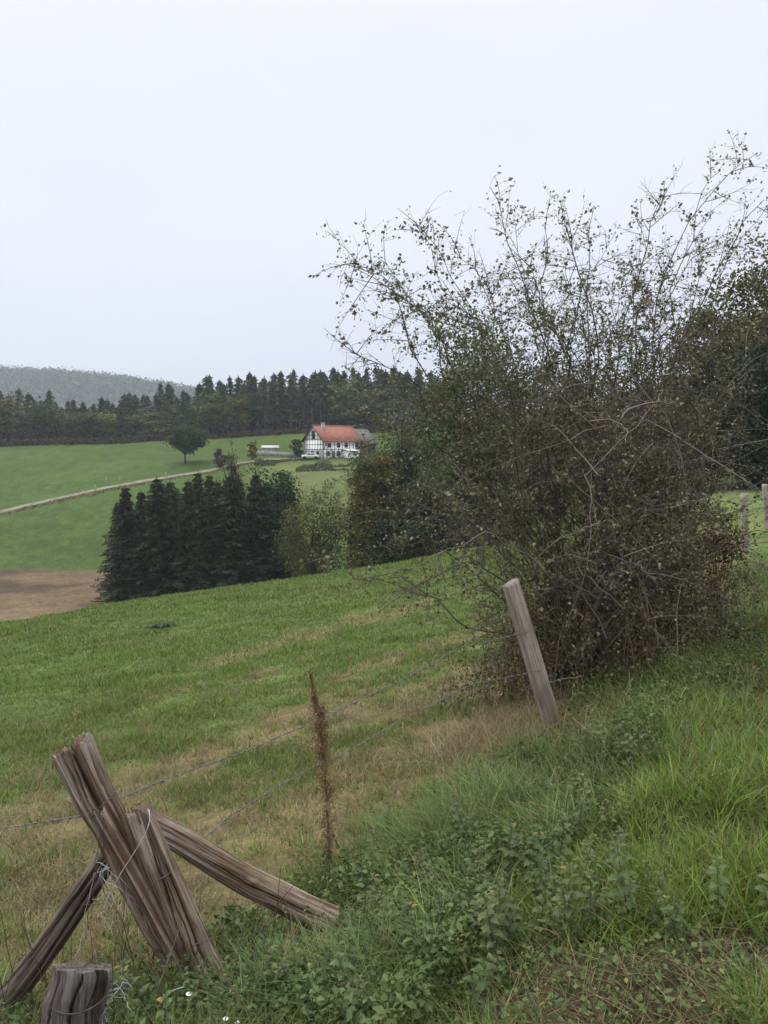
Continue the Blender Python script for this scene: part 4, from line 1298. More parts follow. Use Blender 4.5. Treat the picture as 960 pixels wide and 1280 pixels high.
for k in range(13):     # further arching shoots through the airy crown
    q_ = rng.uniform(0, 1); bx_ = 430 + 540 * q_
    ty_ = np.interp(bx_, [430, 520, 620, 700, 830, 960], [400, 330, 300, 300, 290, 260]) + abs(rng.normal(0, 85)) + 20
    tips.append(((bx_, ty_), rng.uniform(6.7, 9.6), (np.interp(bx_, [430, 970], [600, 860]) + rng.normal(0, 45), ty_ * .5 + 640 * .5 - abs(rng.normal(120, 40)))))
for (tp_, Yt, cpx) in tips:
    bpx = np.interp(tp_[0], [400, 600, 800, 1000], [675, 715, 770, 850])
    p0 = BC + FD_ * (np.interp(bpx, [675, 850], [-1.0, 1.2]) + rng.normal(0, .25)) + FN_ * rng.normal(0, .2); p0[2] = gz(p0[0], p0[1])
    c = P(cpx[0], cpx[1], (Yt + p0[1]) / 2); e = P(tp_[0], tp_[1], Yt)
    mains.append((bez(p0, c, e, 22), rng.uniform(.007, .013)))
# stems filling the body of the bush
for k in range(120):
    p0 = BC + FD_ * rng.uniform(-1.5, 1.7) + FN_ * rng.normal(0, .35); p0[2] = gz(p0[0], p0[1])
    a = rng.uniform(0, 2 * np.pi); el = rng.uniform(.15, 1.45)
    Lr = rng.uniform(1.5, 3.0) * (1.0 + .25 * (el > .9))
    hd = np.array([math.cos(a), math.sin(a), 0])
    rr = math.cos(el) * Lr * (.8 if hd @ FN_ > 0 else .95)
    if hd @ FN_ > 0: rr = min(rr, 1.4)
    if hd @ FD_ > .2: rr *= .72
    e = p0 + hd * rr + np.array([0, 0, math.sin(el) * Lr + .35])
    c = p0 * .55 + e * .45 + np.array([0, 0, .55 * Lr * rng.uniform(.5, 1.0)]) - hd * .15 * rr
    mains.append((bez(p0, c, e, 22), rng.uniform(.006, .013)))
tw_P, tw_R, tw_T = [], [], []
leafC, leafS = [], []
for mi, (pl, r0) in enumerate(mains):
    L = np.linalg.norm(np.diff(pl, axis=0), axis=1).sum()
    w1 = np.cumsum(rng.normal(0, .016, (22, 3)), 0) * np.linspace(0, 1, 22)[:, None]; w1 -= np.linspace(0, 1, 22)[:, None] * w1[-1]
    w1 += np.stack([fbm(np.linspace(0, 5, 22), np.zeros(22), mi * 3 + k, 2) - .5 for k in range(3)], 1) * (.62 if pl[-1][2] - pl[0][2] > 2 else .3) * np.sin(np.linspace(0, np.pi, 22))[:, None]
    pl = pl + w1
    tw_P.append(pl); tw_R.append(r0 * np.linspace(1, .16, 22) ** .8); tw_T.append(rng.uniform(.2, .7))
    mains[mi] = (pl, r0)
TW2P, TW2R, TW2T = [], [], []
TW3P, TW3R, TW3T = [], [], []
for mi, (pl, r0) in enumerate(mains):
    L = np.linalg.norm(np.diff(pl, axis=0), axis=1).sum()
    filler = mi >= len(tips)
    ns = int(L * (5.0 if not filler else 5.5))
    for k in range(ns):
        t = rng.uniform(.22, .98) if not filler else rng.uniform(.12, 1)
        i = t * 21; i0 = min(int(i), 20); f = i - i0
        p = pl[i0] * (1 - f) + pl[i0 + 1] * f; T = pl[i0 + 1] - pl[i0]; T /= np.linalg.norm(T)
        d = T * .55 + rand_unit(1, rng)[0] * .85 + np.array([0, 0, .12]); d /= np.linalg.norm(d)
        l2 = rng.uniform(.25, .85) * (1.1 - .55 * t)
        q = bez(p, p + d * l2 * .5 + rand_unit(1, rng)[0] * .10 * l2, p + d * l2 + np.array([0, 0, -.10 * l2]) + rand_unit(1, rng)[0] * .12 * l2, 8)
        TW2P.append(q); TW2R.append(np.linspace(.0042, .0014, 8) * rng.uniform(.7, 1.2)); TW2T.append(rng.uniform(.1, .9))
        n3 = int(l2 * 11) + 1
        for m in range(n3):
            i = rng.integers(1, 8); p3 = q[i]; d3 = rand_unit(1, rng)[0] * .9 + (q[i] - q[i - 1]) / (np.linalg.norm(q[i] - q[i - 1]) + 1e-6) * .6; d3 /= np.linalg.norm(d3)
            l3 = rng.uniform(.05, .22)
            e3 = p3 + d3 * l3
            TW3P.append(np.stack([p3, p3 + d3 * l3 * .5 + rand_unit(1, rng)[0] * .02, e3])); TW3R.append([.0018, .0014, .0009]); TW3T.append(rng.uniform(.1, .9))
            low = p3[2] < BC[2] + 1.1
            for _ in range(rng.integers(2, 5) if not low else rng.integers(1, 4)):
                leafC.append(p3 + d3 * l3 * rng.uniform(.3, 1.1) + rng.normal(0, .018, 3))
        for m in range(int(l2 * 20)):
            leafC.append(q[rng.integers(2, 8)] + rng.normal(0, .022, 3))
    if not filler:
        for m in range(int(L * 10)):
            i = rng.integers(9, 22)
            for _ in range(2): leafC.append(pl[i] + rng.normal(0, .03, 3))
# long bare canes curling over the front of the bush
CN = []; CR = []; CT = []
for k in range(150):
    a = rng.uniform(-1.9, 2.3); h0 = rng.uniform(.3, 2.9)
    p0 = BC + FD_ * a - FN_ * 0 + np.array([0, 0, h0]) + np.array([.45, -.75, 0]) * rng.uniform(.3, 1.0)
    d = rng.normal(0, 1, 3) * np.array([1, .35, .7]); d /= np.linalg.norm(d)
    l_ = rng.uniform(.4, 1.5)
    e = p0 + d * l_; c = (p0 + e) / 2 + rng.normal(0, .22, 3) * l_ + np.array([0, 0, .2 * l_])
    q = bez(p0, c, e, 10) + np.cumsum(rng.normal(0, .012, (10, 3)), 0)
    CN.append(q); CR.append(np.linspace(.0055, .0018, 10) * rng.uniform(.6, 1.3)); CT.append(rng.uniform(.55, 1))
    for m in range(int(l_ * 14)): leafC.append(q[rng.integers(0, 10)] + rng.normal(0, .03, 3))
mb = MB()
mb.tubes(np.array(tw_P) - BC, np.array(tw_R), 6, np.array(tw_T))
mb.tubes(np.array(TW2P) - BC, np.array(TW2R), 4, np.array(TW2T))
mb.tubes(np.array(TW3P) - BC, np.array(TW3R), 3, np.array(TW3T))
mb.tubes(np.array(CN) - BC, np.array(CR), 5, np.array(CT))
M['twig'] = leaf_mat('twig_bark_grey', [(0, (.045, .036, .028)), (.55, (.10, .085, .068)), (.88, (.18, .16, .13)), (1, (.32, .295, .25))], .9, .15, 0)
part('branches', mb.mesh('branches', M['twig'], True), bush)
leafC = np.array(leafC)
zt = leafC[:, 2] - BC[2]
gap = fbm(leafC[:, 0] * 5.2 + leafC[:, 1] * 3.1, leafC[:, 2] * 5.2 - leafC[:, 1] * 2.3, 8, 3)
keep = gap > .39
leafC = leafC[keep]
mb = MB(); leaf_quads(mb, leafC - BC, .033 * (.55 + .95 * rng.beta(1.6, 2.2, len(leafC)) * 1.1), rng, .68, np.clip(rng.beta(1.6, 2.0, len(leafC)) * 1.02 + (gap[keep] - .5) * .4, 0, 1), up=.5)
part('foliage', mb.mesh('foliage', M['bush_leaf']), bush)

# dense understorey inside the foot of the bush: brambles and dead stems
mb = MB()
n = 1500
pp = BC + FD_ * rng.uniform(-1.7, 2.3, n)[:, None] + FN_ * rng.normal(-.05, .46, n)[:, None]
pp[:, 2] = ground_z(pp[:, 0], pp[:, 1])
hd = rand_unit(n, rng); hd[:, 2] = 0
hh = rng.uniform(.25, 1.3, n); sp2 = rng.uniform(.1, 1.1, n)
t = np.linspace(0, 1, 7)[None, :, None]
C = pp[:, None] + np.array([0, 0, 1.0]) * (hh[:, None, None] * (t * 1.9 - t * t * rng.uniform(.8, 1.7, n)[:, None, None])) + hd[:, None] * (sp2[:, None, None] * t ** 1.3) + rng.normal(0, .035, (n, 7, 3)) * t
mb.tubes(C - BC, np.linspace(.004, .0015, 7)[None] * rng.uniform(.6, 1.3, (n, 1)), 3, rng.uniform(0, 1, n))
under = empty('bramble_thicket', tuple(BC)); tag(under, 'dead brown bramble stems crowding the foot of the big bush', 'brambles')
M['canes'] = leaf_mat('bramble_canes', [(0, (.055, .036, .026)), (.5, (.125, .09, .066)), (1, (.30, .25, .19))], .85, .15, 0)
part('stems', mb.mesh('stems', M['canes']), under)
n = 34000
q = C[rng.integers(0, len(C), n), rng.integers(1, 7, n)] + rng.normal(0, .05, (n, 3))
mb = MB(); leaf_quads(mb, q - BC, .034, rng, .7, rng.beta(1.5, 2.2, n), up=.4)
part('leaves', mb.mesh('leaves', M['bush_leaf']), under)

# red-leaved bramble at the right end of the bush
rb = on_ground(903, 9.2)
o = empty('red_bramble', tuple(rb)); tag(o, 'low bramble with dark red leaves at the right foot of the big bush', 'bramble')
mb = MB(); n = 500
leaf_quads(mb, R.normal(0, .12, (n, 3)) * np.array([1.1, 1, 1.0]) + np.array([0, 0, .95]), .055, asp=.75, tint=R.uniform(0, 1, n), up=.5)
M['redleaf'] = leaf_mat('red_leaves', [(0, (.05, .02, .015)), (.5, (.11, .03, .025)), (1, (.17, .06, .03))], .5, .3, .2)
part('leaves', mb.mesh('leaves', M['redleaf']), o)
mb = MB(); n = 25
p0 = R.normal(0, .05, (n, 3)) * np.array([1, 1, 0]); p2 = R.normal(0, .14, (n, 3)) + np.array([0, 0, .95])
mb.tubes(np.stack([p0, p0 * .5 + p2 * .5 + np.array([0, 0, .08]), p2], 1), np.full((n, 3), .003), 4)
part('stems', mb.mesh('stems', M['canes']), o)


# ------------------------------------------------------------------ grass
def blades(x, y, L, W, lean, col, seg=3, rng=R, sink=.02, bend=.5):
    n = len(x)
    z = ground_z(x, y) - sink
    a = rng.uniform(0, 2 * np.pi, n); wa = a + np.pi / 2 + rng.normal(0, .5, n)
    h = np.stack([np.cos(a), np.sin(a), 0 * a], 1); wv = np.stack([np.cos(wa), np.sin(wa), 0 * a], 1)
    t = np.linspace(0, 1, seg + 1)
    root = np.stack([x, y, z], 1)
    cosl = np.cos(lean); sinl = np.sin(lean)
    bd = rng.uniform(.1, 1, n) * bend
    C = (root[:, None, :] + np.array([0, 0, 1.0]) * (L * cosl)[:, None, None] * (t[None, :, None] - (bd * .45)[:, None, None] * t[None, :, None] ** 2.5)
         + h[:, None, :] * L[:, None, None] * (sinl[:, None, None] * t[None, :, None] + bd[:, None, None] * t[None, :, None] ** 2 * .75))
    wd = W[:, None] * (1 - t[None] ** 1.6 * .9) * .5
    V = np.stack([C - wv[:, None] * wd[..., None], C + wv[:, None] * wd[..., None]], 2)
    ii = np.arange(n * (seg + 1) * 2).reshape(n, seg + 1, 2)
    Q = np.stack([ii[:, :-1, 0], ii[:, :-1, 1], ii[:, 1:, 1], ii[:, 1:, 0]], -1).reshape(-1, 4)
    return V.reshape(-1, 3), Q, np.repeat(col, (seg + 1) * 2, 0)


def grass_obj(name, label, sets):
    Vs, Qs, Cs = [], [], []; n0 = 0
    for V, Q, c in sets:
        Vs.append(V); Qs.append(Q + n0); Cs.append(c); n0 += len(V)
    o = link(name, mesh_from(name, np.concatenate(Vs), np.concatenate(Qs), None, [M['grass']], {'col': np.concatenate(Cs)}))
    tag(o, label, 'grass', kind='stuff'); return o


def mixcol(w_, a, b): return np.asarray(a) * (1 - w_[:, None]) + np.asarray(b) * w_[:, None]


def jitter(c, s=.26):
    n = len(c)
    return np.clip(c * (1 + R.normal(0, s, (n, 1))) * (1 + R.normal(0, s * .4, (n, 3))), .003, .6)


# pasture turf: blades thin out and get coarser with distance
def scatter(n, y0, y1, umax=.72, power=1.0):
    q = R.uniform(0, 1, n)
    Yg = y0 * (y1 / y0) ** (q ** power)
    x = R.uniform(-umax, umax, n) * Yg
    return x, Yg


x, y = scatter(720000, 3.0, 44)
d = fence_d(x, y)
k = (d < -.05) & (x / y < .25)
x, y, d = x[k], y[k], d[k]
dry = pasture_dry(x, y)
tuft = fbm(x * 1.3, y * 1.3, 141, 3)
isdry = R.uniform(0, 1, len(x)) < np.clip(dry * .62 + .12, 0, .85)
thin = R.uniform(0, 1, len(x)) < (1 - .35 * dry)
gcol = mixcol(np.clip(fbm(x * .5, y * .5, 151, 3) * 1.6 - .4, 0, 1), GREEN * np.array([1.15, 1.0, 1.0]), LUSH * np.array([.95, 1, 1]))
olive = np.clip(sstep(14, 5, y) * .75, 0, 1)
gcol = mixcol(olive, gcol, np.array([.125, .145, .040]))
cc = np.where(isdry[:, None], mixcol(R.uniform(0, 1, len(x)), DRY * .6, DRY * 1.9), gcol * 1.12)
L = (.040 + .06 * np.clip(tuft * 2 - .6, 0, 1.2)) * R.uniform(.6, 1.5, len(x)) * np.interp(y, [3, 12, 40], [1, 1.25, 2.0])
W = np.interp(y, [3, 8, 20, 44], [.0052, .0085, .02, .05]) * R.uniform(.7, 1.3, len(x))
lean = np.where(isdry, R.uniform(.5, 1.4, len(x)), np.abs(R.normal(.35, .3, len(x))))
s1 = blades(x[thin], y[thin], L[thin], W[thin], lean[thin], jitter(cc[thin]), 2, bend=.6)
# taller tufts in the pasture near the fence
nt_ = 700
tx, ty = scatter(nt_, 3.2, 16)
k = (fence_d(tx, ty) < -.2) & (fence_d(tx, ty) > -7) & (tx / ty < .3); tx, ty = tx[k], ty[k]
per = 60
x = np.repeat(tx, per) + R.normal(0, .06, len(tx) * per); y = np.repeat(ty, per) + R.normal(0, .06, len(tx) * per)
tc_ = np.where((R.uniform(0, 1, len(tx)) < .45)[:, None], DRY * 1.2, np.array([.13, .19, .035]))
s2 = blades(x, y, R.uniform(.07, .17, len(x)), R.uniform(.003, .006, len(x)) * np.interp(y, [3, 16], [1, 2]), np.abs(R.normal(.5, .3, len(x))), jitter(np.repeat(tc_, per, 0)), 3)
grass_obj('pasture_grass', 'short grazed pasture grass with dry trampled patches left of the fence', [s1, s2])

# verge between fence and path: long grass
x, y = scatter(190000, 1.7, 14, .8)
d = fence_d(x, y)
k = (d > -.25) & (d < 1.7); x, y, d = x[k], y[k], d[k]
m = fbm(x * 1.5, y * 1.5, 161, 3); m2 = fbm(x * .9, y * .9, 171, 3)
pr_ = np.clip((sstep(-.25, .2, d) * (1 - sstep(.6, 1.4, d)) + .06) * (.35 + 1.2 * m), 0, 1)
k = R.uniform(0, 1, len(x)) < pr_; x, y, d, m, m2 = x[k], y[k], d[k], m[k], m2[k]
n = len(x)
base = mixcol(np.clip(m2 * 2 - .5, 0, 1), np.array([.064, .094, .024]), np.array([.125, .170, .036]))
deadp = np.clip(sstep(6.5, 5.0, np.abs(y - 6.0) * 0 + np.hypot(x - .85, y - 6.1) * 5.5) * .45 + .09, 0, 1)
isd = R.uniform(0, 1, n) < deadp
cc = np.where(isd[:, None], mixcol(R.uniform(0, 1, n), DRY * .8, DRY * 1.7), base)
L = R.uniform(.10, .28, n) * (.6 + .9 * m) * (1 - .35 * sstep(1.0, 2.2, d))
W = np.interp(y, [1.7, 6, 14], [.0062, .0085, .016]) * R.uniform(.6, 1.3, n)
foot = np.minimum(np.hypot(x + .72, (y - 2.85) * .9), np.hypot(x + .30, (y - 3.3) * .8))
L = L * np.interp(foot, [.22, .42], [.38, 1.0])
s1 = blades(x, y, L, W, np.abs(R.normal(.35, .28, n)), jitter(cc), 4, bend=1.0)
# big tussocks of drooping blades
tus = [(585, 1075, 4.1, .42), (560, 1100, 3.9, .36), (640, 1060, 4.2, .38), (480, 1265, 2.75, .34), (420, 1275, 2.7, .34), (350, 1215, 2.9, .26), (700, 1130, 3.6, .28), (540, 1240, 2.85, .30), (610, 990, 4.8, .35), (660, 940, 5.4, .32), (500, 1050, 4.2, .3), (320, 1262, 2.7, .26), (590, 1180, 3.2, .3), (690, 1000, 4.6, .3)]
sets = [s1]
for (px, py, Yt, Lb) in tus:
    p = on_ground(px, Yt); n = 420
    a = R.normal(0, .075, (n, 2))
    c0 = mixcol(R.uniform(0, 1, n), np.array([.064, .108, .028]), np.array([.135, .190, .055]))
    dd = R.uniform(0, 1, n) < .07; c0[dd] = DRY * 1.4
    sets.append(blades(p[0] + a[:, 0], p[1] + a[:, 1], Lb * R.uniform(.6, 1.25, n), R.uniform(.005, .0085, n), np.abs(R.normal(.42, .28, n)), jitter(c0, .25), 5, bend=1.25))
grass_obj('verge_grass', 'long dark green grass on the bank between fence and path', sets)

# path side: shorter grass in bright patches, bare gaps between
x, y = scatter(330000, 1.7, 34, .85)
d = fence_d(x, y); k = (d > .35) & (x / y > -.35); x, y, d = x[k], y[k], d[k]
m = fbm(x * 1.25, y * 1.25, 181, 3); m2 = fbm(x * .7, y * .7, 191, 3)
dens = np.clip(sstep(.46, .62, m) + sstep(6.5, 9.0, y) * .7 + .10, 0, 1) * sstep(.35, .9, d)
k = R.uniform(0, 1, len(x)) < dens; x, y, d, m, m2 = x[k], y[k], d[k], m[k], m2[k]
n = len(x)
base = mixcol(np.clip(sstep(.45, .68, m) * .8 + (m2 - .5) * .9 + sstep(6, 9, y) * .5, 0, 1), np.array([.065, .100, .022]), np.array([.135, .200, .028]))
isd = R.uniform(0, 1, n) < .09; base[isd] = DRY * 1.3
L = R.uniform(.05, .15, n) * (.45 + 1.1 * np.clip(m * 2 - .5, 0, 1.2)) * np.interp(y, [2, 10, 34], [1, 1.2, 1.6])
W = np.interp(y, [1.7, 6, 14, 34], [.0048, .0075, .016, .045]) * R.uniform(.6, 1.3, n)
s1 = blades(x, y, L, W, np.abs(R.normal(.4, .3, n)), jitter(base), 3, bend=.8)
# bright tufts standing out of the trodden path
tc2 = [(830, 1150, 3.05), (870, 1120, 3.2), (800, 1180, 2.95), (900, 1165, 3.0), (930, 1090, 3.4), (945, 1060, 3.6), (850, 1070, 3.5), (880, 1050, 3.6), (900, 920, 5.4), (860, 930, 5.2), (830, 920, 5.5), (930, 950, 4.9), (880, 900, 5.8), (920, 1200, 2.85), (955, 1150, 3.0), (955, 1230, 2.75), (820, 950, 5.0), (900, 1000, 4.3), (955, 1010, 4.2), (780, 1090, 3.4), (760, 1180, 3.0), (800, 1240, 2.7), (840, 1262, 2.65), (890, 1255, 2.65), (930, 1270, 2.6), (770, 1270, 2.62), (850, 1200, 2.85), (720, 1230, 2.8)]
tset = []
for (px, py, Yt) in tc2 + [(R.uniform(780, 1050), 0, R.uniform(2.7, 9)) for _ in range(34)]:
    p = on_ground(px, Yt); nb = int(R.uniform(150, 420)); sg = R.uniform(.05, .13)
    a = R.normal(0, sg, (nb, 2)) * np.array([1.3, 1])
    c0 = mixcol(R.uniform(0, 1, nb), np.array([.085, .135, .022]), np.array([.165, .235, .034]))
    dd = R.uniform(0, 1, nb) < .06; c0[dd] = DRY * 1.5
    tset.append(blades(p[0] + a[:, 0], p[1] + a[:, 1], R.uniform(.08, .22, nb) * R.uniform(.8, 1.15), R.uniform(.004, .007, nb), np.abs(R.normal(.35, .25, nb)), jitter(c0), 4, bend=.8))
# litter of dead stalks
x, y = scatter(27000, 1.8, 11, .8); d = fence_d(x, y); k = d > .2; x, y = x[k], y[k]; n = len(x)
s2 = blades(x, y, R.uniform(.05, .2, n), np.interp(y, [1.8, 11], [.0025, .009]) * R.uniform(.6, 1.2, n), R.uniform(1.0, 1.5, n), jitter(mixcol(R.uniform(0, 1, n), DRY * .4, DRY * 1.5)), 2, sink=-.012, bend=.3)
grass_obj('path_grass', 'bright patchy grass and dead stalks on the trodden path', [s1, s2] + tset)

# dry straw at the foot of the leaning post
n = 1900
x = 1.0 + R.normal(0, .34, n); y = 6.2 + R.normal(0, .4, n)
k = (fence_d(x, y) < .15); x, y = x[k], y[k]; n = len(x)
s1 = blades(x, y, R.uniform(.12, .5, n), R.uniform(.003, .006, n), np.abs(R.normal(.45, .35, n)), jitter(mixcol(R.uniform(0, 1, n), np.array([.14, .095, .045]), np.array([.36, .29, .17]))), 4, bend=1.0)
grass_obj('dry_grass', 'straw-coloured dead grass round the foot of the leaning post', [s1])

# low broad-leaved weeds on the path (clover and plantain cover)
mb = MB()
x, y = scatter(42000, 1.8, 10, .8); d = fence_d(x, y); m = fbm(x * 1.6, y * 1.6, 201, 3)
k = (d > .1) & (m > .42 - .12 * (y < 2.9)); x, y = x[k], y[k]; n = len(x)
z = ground_z(x, y) + R.uniform(.0, .06, n)
leaf_quads(mb, np.stack([x, y, z], 1), .021 * np.interp(y, [2, 10], [1, 1.7]), asp=.7, tint=np.clip(R.normal(.42, .22, n), 0, .96), up=1.2)
o = link('ground_weeds', mb.mesh('ground_weeds', M['nettle'])); o.color = (1.35, 1.3, 1.0, 1); tag(o, 'low leafy weeds creeping over the trodden path', 'weeds', kind='stuff')


# ------------------------------------------------------------------ nettles
def nettle_meshes(H, nodes, seed):
    rng = np.random.default_rng(seed)
    lb = MB(); sb = MB()
    zz = np.linspace(-.03, H, 8)
    ln = rng.normal(0, .06, 2)
    stem = np.stack([ln[0] * (zz / H) ** 2 * H * 2, ln[1] * (zz / H) ** 2 * H * 2, zz], 1)
    sb.tube(stem, np.linspace(.0042, .0018, 8), 5)

    def leaf(base, az, Ln, droop, tint, roll):
        m = 8
        t = np.linspace(0, 1, m)
        out = np.array([math.cos(az), math.sin(az), 0]); side = np.array([-out[1], out[0], 0])
        up0 = np.array([0, 0, 1.0])
        pet = .22 * Ln
        ang = droop[0] + (droop[1] - droop[0]) * t
        dxs = np.cumsum(np.cos(ang)) / m * Ln; dzs = np.cumsum(np.sin(ang)) / m * Ln
        mid = base + out * (pet + dxs)[:, None] + up0 * (pet * .35 + dzs)[:, None]
        wprof = np.array([.30, .46, .50, .46, .38, .28, .16, .02]) * .56
        ser = np.array([1, 1.13, .9, 1.13, .88, 1.12, .9, 1])
        wv = wprof * ser * Ln
        nrm = np.cross(out * np.cos(ang)[:, None] + up0 * np.sin(ang)[:, None], side); nrm /= np.linalg.norm(nrm, axis=1, keepdims=True)
        s2 = side + up0 * roll
        lift = -.32
        e1 = mid + s2 * wv[:, None] - nrm * (wv * lift)[:, None] * 1.0 - (out * (.06 * Ln))[None]
        e2 = mid - s2 * wv[:, None] - nrm * (wv * lift)[:, None] * 1.0 - (out * (.06 * Ln))[None]
        V = np.concatenate([mid, e1, e2])
        Q = [(i, i + 1, m + i + 1, m + i) for i in range(m - 1)] + [(i + 1, i, 2 * m + i, 2 * m + i + 1) for i in range(m - 1)]
        lb.add(V, Q, None, tint)
        sb.tube(np.stack([base, base + out * pet + up0 * pet * .35]), .0012, 3, cap=False)

    a0 = rng.uniform(0, 6.28)
    for k in range(nodes):
        f = (k + .6) / nodes
        zb = H * (.16 + .84 * f)
        base = np.array([np.interp(zb, zz, stem[:, i]) for i in range(3)])
        Ln = (.034 + .040 * math.sin(min(1, (1 - f) * 1.5 + .12) * 1.57)) * rng.uniform(.8, 1.2) * (.75 if f < .2 else 1)
        for s in (0, 1):
            az = a0 + k * 1.57 + s * math.pi + rng.normal(0, .22)
            leaf(base, az, Ln, (rng.uniform(.1, .5) + .5 * f, rng.uniform(-1.1, -.5) + .5 * f), float(np.clip(.35 + .3 * f + rng.normal(0, .13), 0, 1)) if rng.uniform() > .010 else .97, rng.normal(0, .15))
            if rng.uniform() < .5 and f < .85:
                leaf(base, az + rng.normal(0, .5), Ln * .5, (.5, .0), float(np.clip(.5 + rng.normal(0, .13), 0, 1)), 0)
    for s in range(4):
        leaf(stem[-1], a0 + s * 1.57 + .7, .026, (1.0, .3), .75, 0)
    return sb.mesh('stem', M['stem'], True), lb.mesh('foliage', M['nettle'], False)


NP = []
for i in range(6):
    o = empty('nettle_plant'); st, lf = nettle_meshes([.34, .42, .48, .54, .38, .30][i], [7, 8, 9, 10, 7, 6][i], 700 + i)
    part('stem', st, o); part('foliage', lf, o); NP.append(o)
# patches of nettles: (pixel column, distance, spread x, spread y, number)
patches = [(540, 2.75, .26, .16, 15), (600, 3.05, .24, .18, 16), (660, 2.95, .22, .2, 16), (470, 3.15, .22, .18, 13), (400, 2.85, .2, .15, 12), (700, 2.75, .16, .15, 9), (560, 3.7, .25, .22, 14), (470, 3.75, .2, .2, 10),
           (430, 4.1, .16, .25, 8), (610, 4.7, .3, .3, 12), (700, 5.0, .25, .35, 12), (720, 4.2, .2, .25, 10), (260, 2.75, .18, .12, 9), (330, 2.95, .18, .12, 10), (195, 2.6, .12, .1, 6), (760, 3.3, .18, .25, 8), (650, 3.6, .2, .2, 8), (170, 2.85, .1, .12, 6), (40, 2.55, .2, .12, 7), (915, 2.6, .2, .1, 7)]
for (px, Yt, sx, sy, n) in patches:
    for k in range(int(n * 1.45) if px < 760 else n // 2):
        x = (px - 480) / F * Yt + R.normal(0, sx * 1.35); y = Yt + R.normal(0, sy)
        if y < 2.1: continue
        ppx = 480 + F * x / y; row = 640 + F * ((EYE - gz(x, y) - .32) / y - math.tan(PITCH))
        if 150 < ppx < 440 and row < (1165 if ppx > 300 else 1215): continue
        o = plant(NP[R.integers(6)], (x, y, gz(x, y)), R.uniform(.34, .72), None, lean=.3)
        v = R.uniform(.8, 1.2)
        for c in ALLKIDS[o.name]:
            if c.name.startswith('foliage'): c.color = (v * R.uniform(1.0, 1.25), v, v * R.uniform(.75, 1.0), 1)
        if px >= 760: lab, gp = 'low green nettle at the bottom right corner on the trodden path', 'nettles on the path'
        elif px <= 340: lab, gp = 'nettle among the weeds round the foot of the corner post', 'nettles by the corner post'
        elif Yt > 4.0: lab, gp = 'small nettle on the bank below the leaning post', 'nettles below the leaning post'
        else: lab, gp = 'serrated green nettle in the dense patch at the bottom centre', 'nettles of the bottom patch'
        tag(o, lab, 'nettle', gp)

# ------------------------------------------------------------------ small things in the weeds
for k, (px, py, Yt) in enumerate(((236, 1243, 2.62), (282, 1274, 2.55), (297, 1279, 2.55))):
    p = P(px, py, Yt); zg = gz(p[0], p[1])
    o = empty('daisy', (p[0], p[1], zg)); h = p[2] - zg
    mb = MB(); mb.tube([(0, 0, 0), (.004, 0, h * .5), (0, 0, h)], [.0012] * 3, 4); part('stem', mb.mesh('stem', M['stem']), o)
    mb = MB()
    for j in range(12):
        a = j / 12 * 6.283; v = np.array([math.cos(a), math.sin(a), .25]); s_ = np.array([-math.sin(a), math.cos(a), 0]) * .0022
        c = np.array([0, 0, h]); mb.add([c + v * .002 - s_ * .5, c + v * .002 + s_ * .5, c + v * .010 + s_, c + v * .010 - s_], [(0, 1, 2, 3)])
    part('petals', mb.mesh('petals', M['whitepaint']), o)
    mb = MB(); mb.tube([(0, 0, h - .001), (0, 0, h + .003)], [.003, .002], 8); part('flower_centre', mb.mesh('flower_centre', M['dry']), o)
    tag(o, ('tiny white daisy nearest the corner post', 'tiny white daisy left of its low neighbour', 'lowest tiny white daisy at the bottom edge')[k], 'flower', 'daisies in the weeds')

# dead dark stalks around the corner post
mb = MB(); n = 90
x = R.uniform(-1.55, -.45, n); y = R.uniform(2.45, 3.3, n); z = ground_z(x, y)
h_ = R.uniform(.15, .5, n); e = np.stack([x + R.normal(0, .13, n), y + R.normal(0, .08, n), z + h_], 1); b = np.stack([x, y, z - .02], 1)
mid = (b + e) / 2 + R.normal(0, .03, (n, 3))
mb.tubes(np.stack([b, mid, e], 1) - b[0], np.array([[.0026, .002, .001]]) * R.uniform(.6, 1.2, (n, 1)), 4, R.beta(1, 2.2, n))
o = link('dead_stalks', mb.mesh('dead_stalks', M['canes']), None, tuple(b[0])); tag(o, 'thin dead stalks standing round the corner post', 'stalks', kind='stuff')
# mat of small-leaved herbs over the bank
mb = MB(); x, y = scatter(150000, 2.0, 9, .8); d = fence_d(x, y); m = fbm(x * 2.6, y * 2.6, 221, 3)
k = (d > -.12) & (d < 1.35) & (m > .44 + .10 * sstep(.8, 1.35, d)) & (np.minimum(np.hypot(x + .72, (y - 2.85) * .9), np.hypot(x + .30, (y - 3.3) * .8)) > .25)
x, y, m = x[k], y[k], m[k]; n = len(x)
z = ground_z(x, y) + R.uniform(0, 1, n) ** .8 * np.clip((m - .40) * 1.2, .02, .22)
tb = np.clip(fbm(x * 5, y * 5, 231, 2) * .8 + R.normal(0, .14, n), 0, .93)
leaf_quads(mb, np.stack([x, y, z], 1), .029 * R.uniform(.5, 1.5, n), asp=.55, tint=tb, up=1.0)
o = link('bank_herbs', mb.mesh('bank_herbs', M['nettle'])); o.color = (1.4, 1.3, 1.1, 1); tag(o, 'lush mat of small-leaved herbs covering the bank along the fence', 'weeds', kind='stuff')
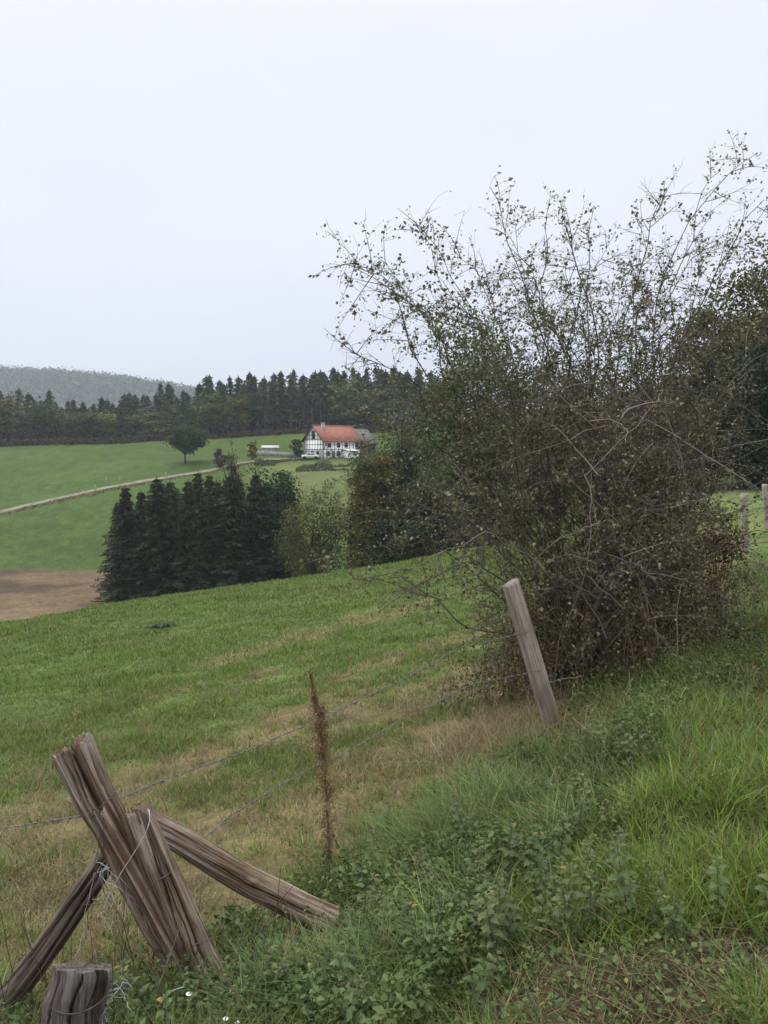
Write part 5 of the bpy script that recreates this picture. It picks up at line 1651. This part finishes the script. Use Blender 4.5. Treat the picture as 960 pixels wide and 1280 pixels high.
# bramble leaves low around the corner post
mb = MB(); n = 5200
x = R.normal(-.85, .42, n); y = R.normal(2.75, .25, n); m = fbm(x * 4, y * 4, 211, 2); k = (m > .42) & (y > 2.2) & (y < 3.35); x, y = x[k], y[k]; n = len(x)
z = ground_z(x, y) + R.uniform(0, 1, n) ** 1.5 * .26
leaf_quads(mb, np.stack([x, y, z], 1), .026, asp=.55, tint=np.clip(R.normal(.4, .2, n), 0, .95), up=.7)
o = link('creeping_weeds', mb.mesh('creeping_weeds', M['nettle'])); o.color = (1.1, 1.05, 1.0, 1); tag(o, 'small-leaved weeds growing round the corner post foot', 'weeds', kind='stuff')
# rotten stick in the hollow right of the brace log
b0 = on_ground(545, 4.75, .03); b1 = on_ground(592, 4.85, .07)
o = link('rotten_stick', log_mesh('rotten_stick', M['wood_dark'], np.linalg.norm(b1 - b0), .025, .02, 31, ((4.5, .3, .4, .1, .9, .5),), nz=30, ns=16)); tag(o, 'dark rotten stick lying in the hollow of the bank', 'stick')
orient(o, b0, b1, (0, 0, 0))
# weed tuft dots in the pasture
for k, (px, py, Yt) in enumerate(((203, 785, 26), (510, 716, 30))):
    p = G(px, py, 10, 37); mb = MB(); n = 220
    aa = R.uniform(0, 6.283, n); ln_ = R.uniform(.05, .5, n) * R.uniform(.4, 1.2, n); h2 = R.uniform(.02, .13, n)
    tip = np.stack([np.cos(aa) * ln_ * 1.2, np.sin(aa) * ln_ * .9, h2 * .6], 1); md = tip * .6 + np.array([0, 0, 1.0]) * h2[:, None]
    sd_ = np.stack([-np.sin(aa), np.cos(aa), 0 * aa], 1) * (ln_ * .07)[:, None]
    Vw = np.concatenate([np.zeros((1, 3)), np.stack([md - sd_, tip, md + sd_], 1).reshape(-1, 3)])
    mb.add(Vw, [(0, 1 + 3 * q_, 2 + 3 * q_, 3 + 3 * q_) for q_ in range(n)], None, np.concatenate([[.3], np.repeat(R.uniform(0, .6, n), 3)]))
    o = link('weed_clump', mb.mesh('weed_clump', M['nettle']), None, tuple(p)); o.color = (.7, .8, .8, 1)
    tag(o, ('flat dark weed clump in the open pasture below the spruces', 'dark weed clump on the pasture crest left of the big bush')[k], 'weeds')

# ------------------------------------------------------------------ haze
hx0, hx1, hy0, hy1, hz0, hz1 = -2600, 2600, -60, 2720, -60, 190
mb = MB(); mb.box((hx0, hy0, hz0), (hx1, hy1, hz1))
hzm = bpy.data.materials.new('haze'); hzm.use_nodes = True; nt = hzm.node_tree; nt.nodes.clear()
out = nt.nodes.new('ShaderNodeOutputMaterial'); pv = nt.nodes.new('ShaderNodeVolumePrincipled')
pv.inputs['Color'].default_value = (.80, .88, 1.0, 1); pv.inputs['Density'].default_value = .00024
nt.links.new(pv.outputs[0], out.inputs['Volume'])
o = link('haze', mb.mesh('haze', hzm)); tag(o, 'thin damp haze over the valley', 'haze', kind='stuff')

# ------------------------------------------------------------------ render settings
scene.render.engine = 'CYCLES'
scene.view_settings.view_transform = 'Standard'
scene.view_settings.look = 'None'
scene.view_settings.exposure = 0.43
scene.view_settings.gamma = 1.0
scene.cycles.max_bounces = 6
scene.cycles.diffuse_bounces = 3
scene.cycles.glossy_bounces = 2
scene.cycles.transmission_bounces = 3
scene.cycles.volume_bounces = 1
scene.cycles.use_denoising = True
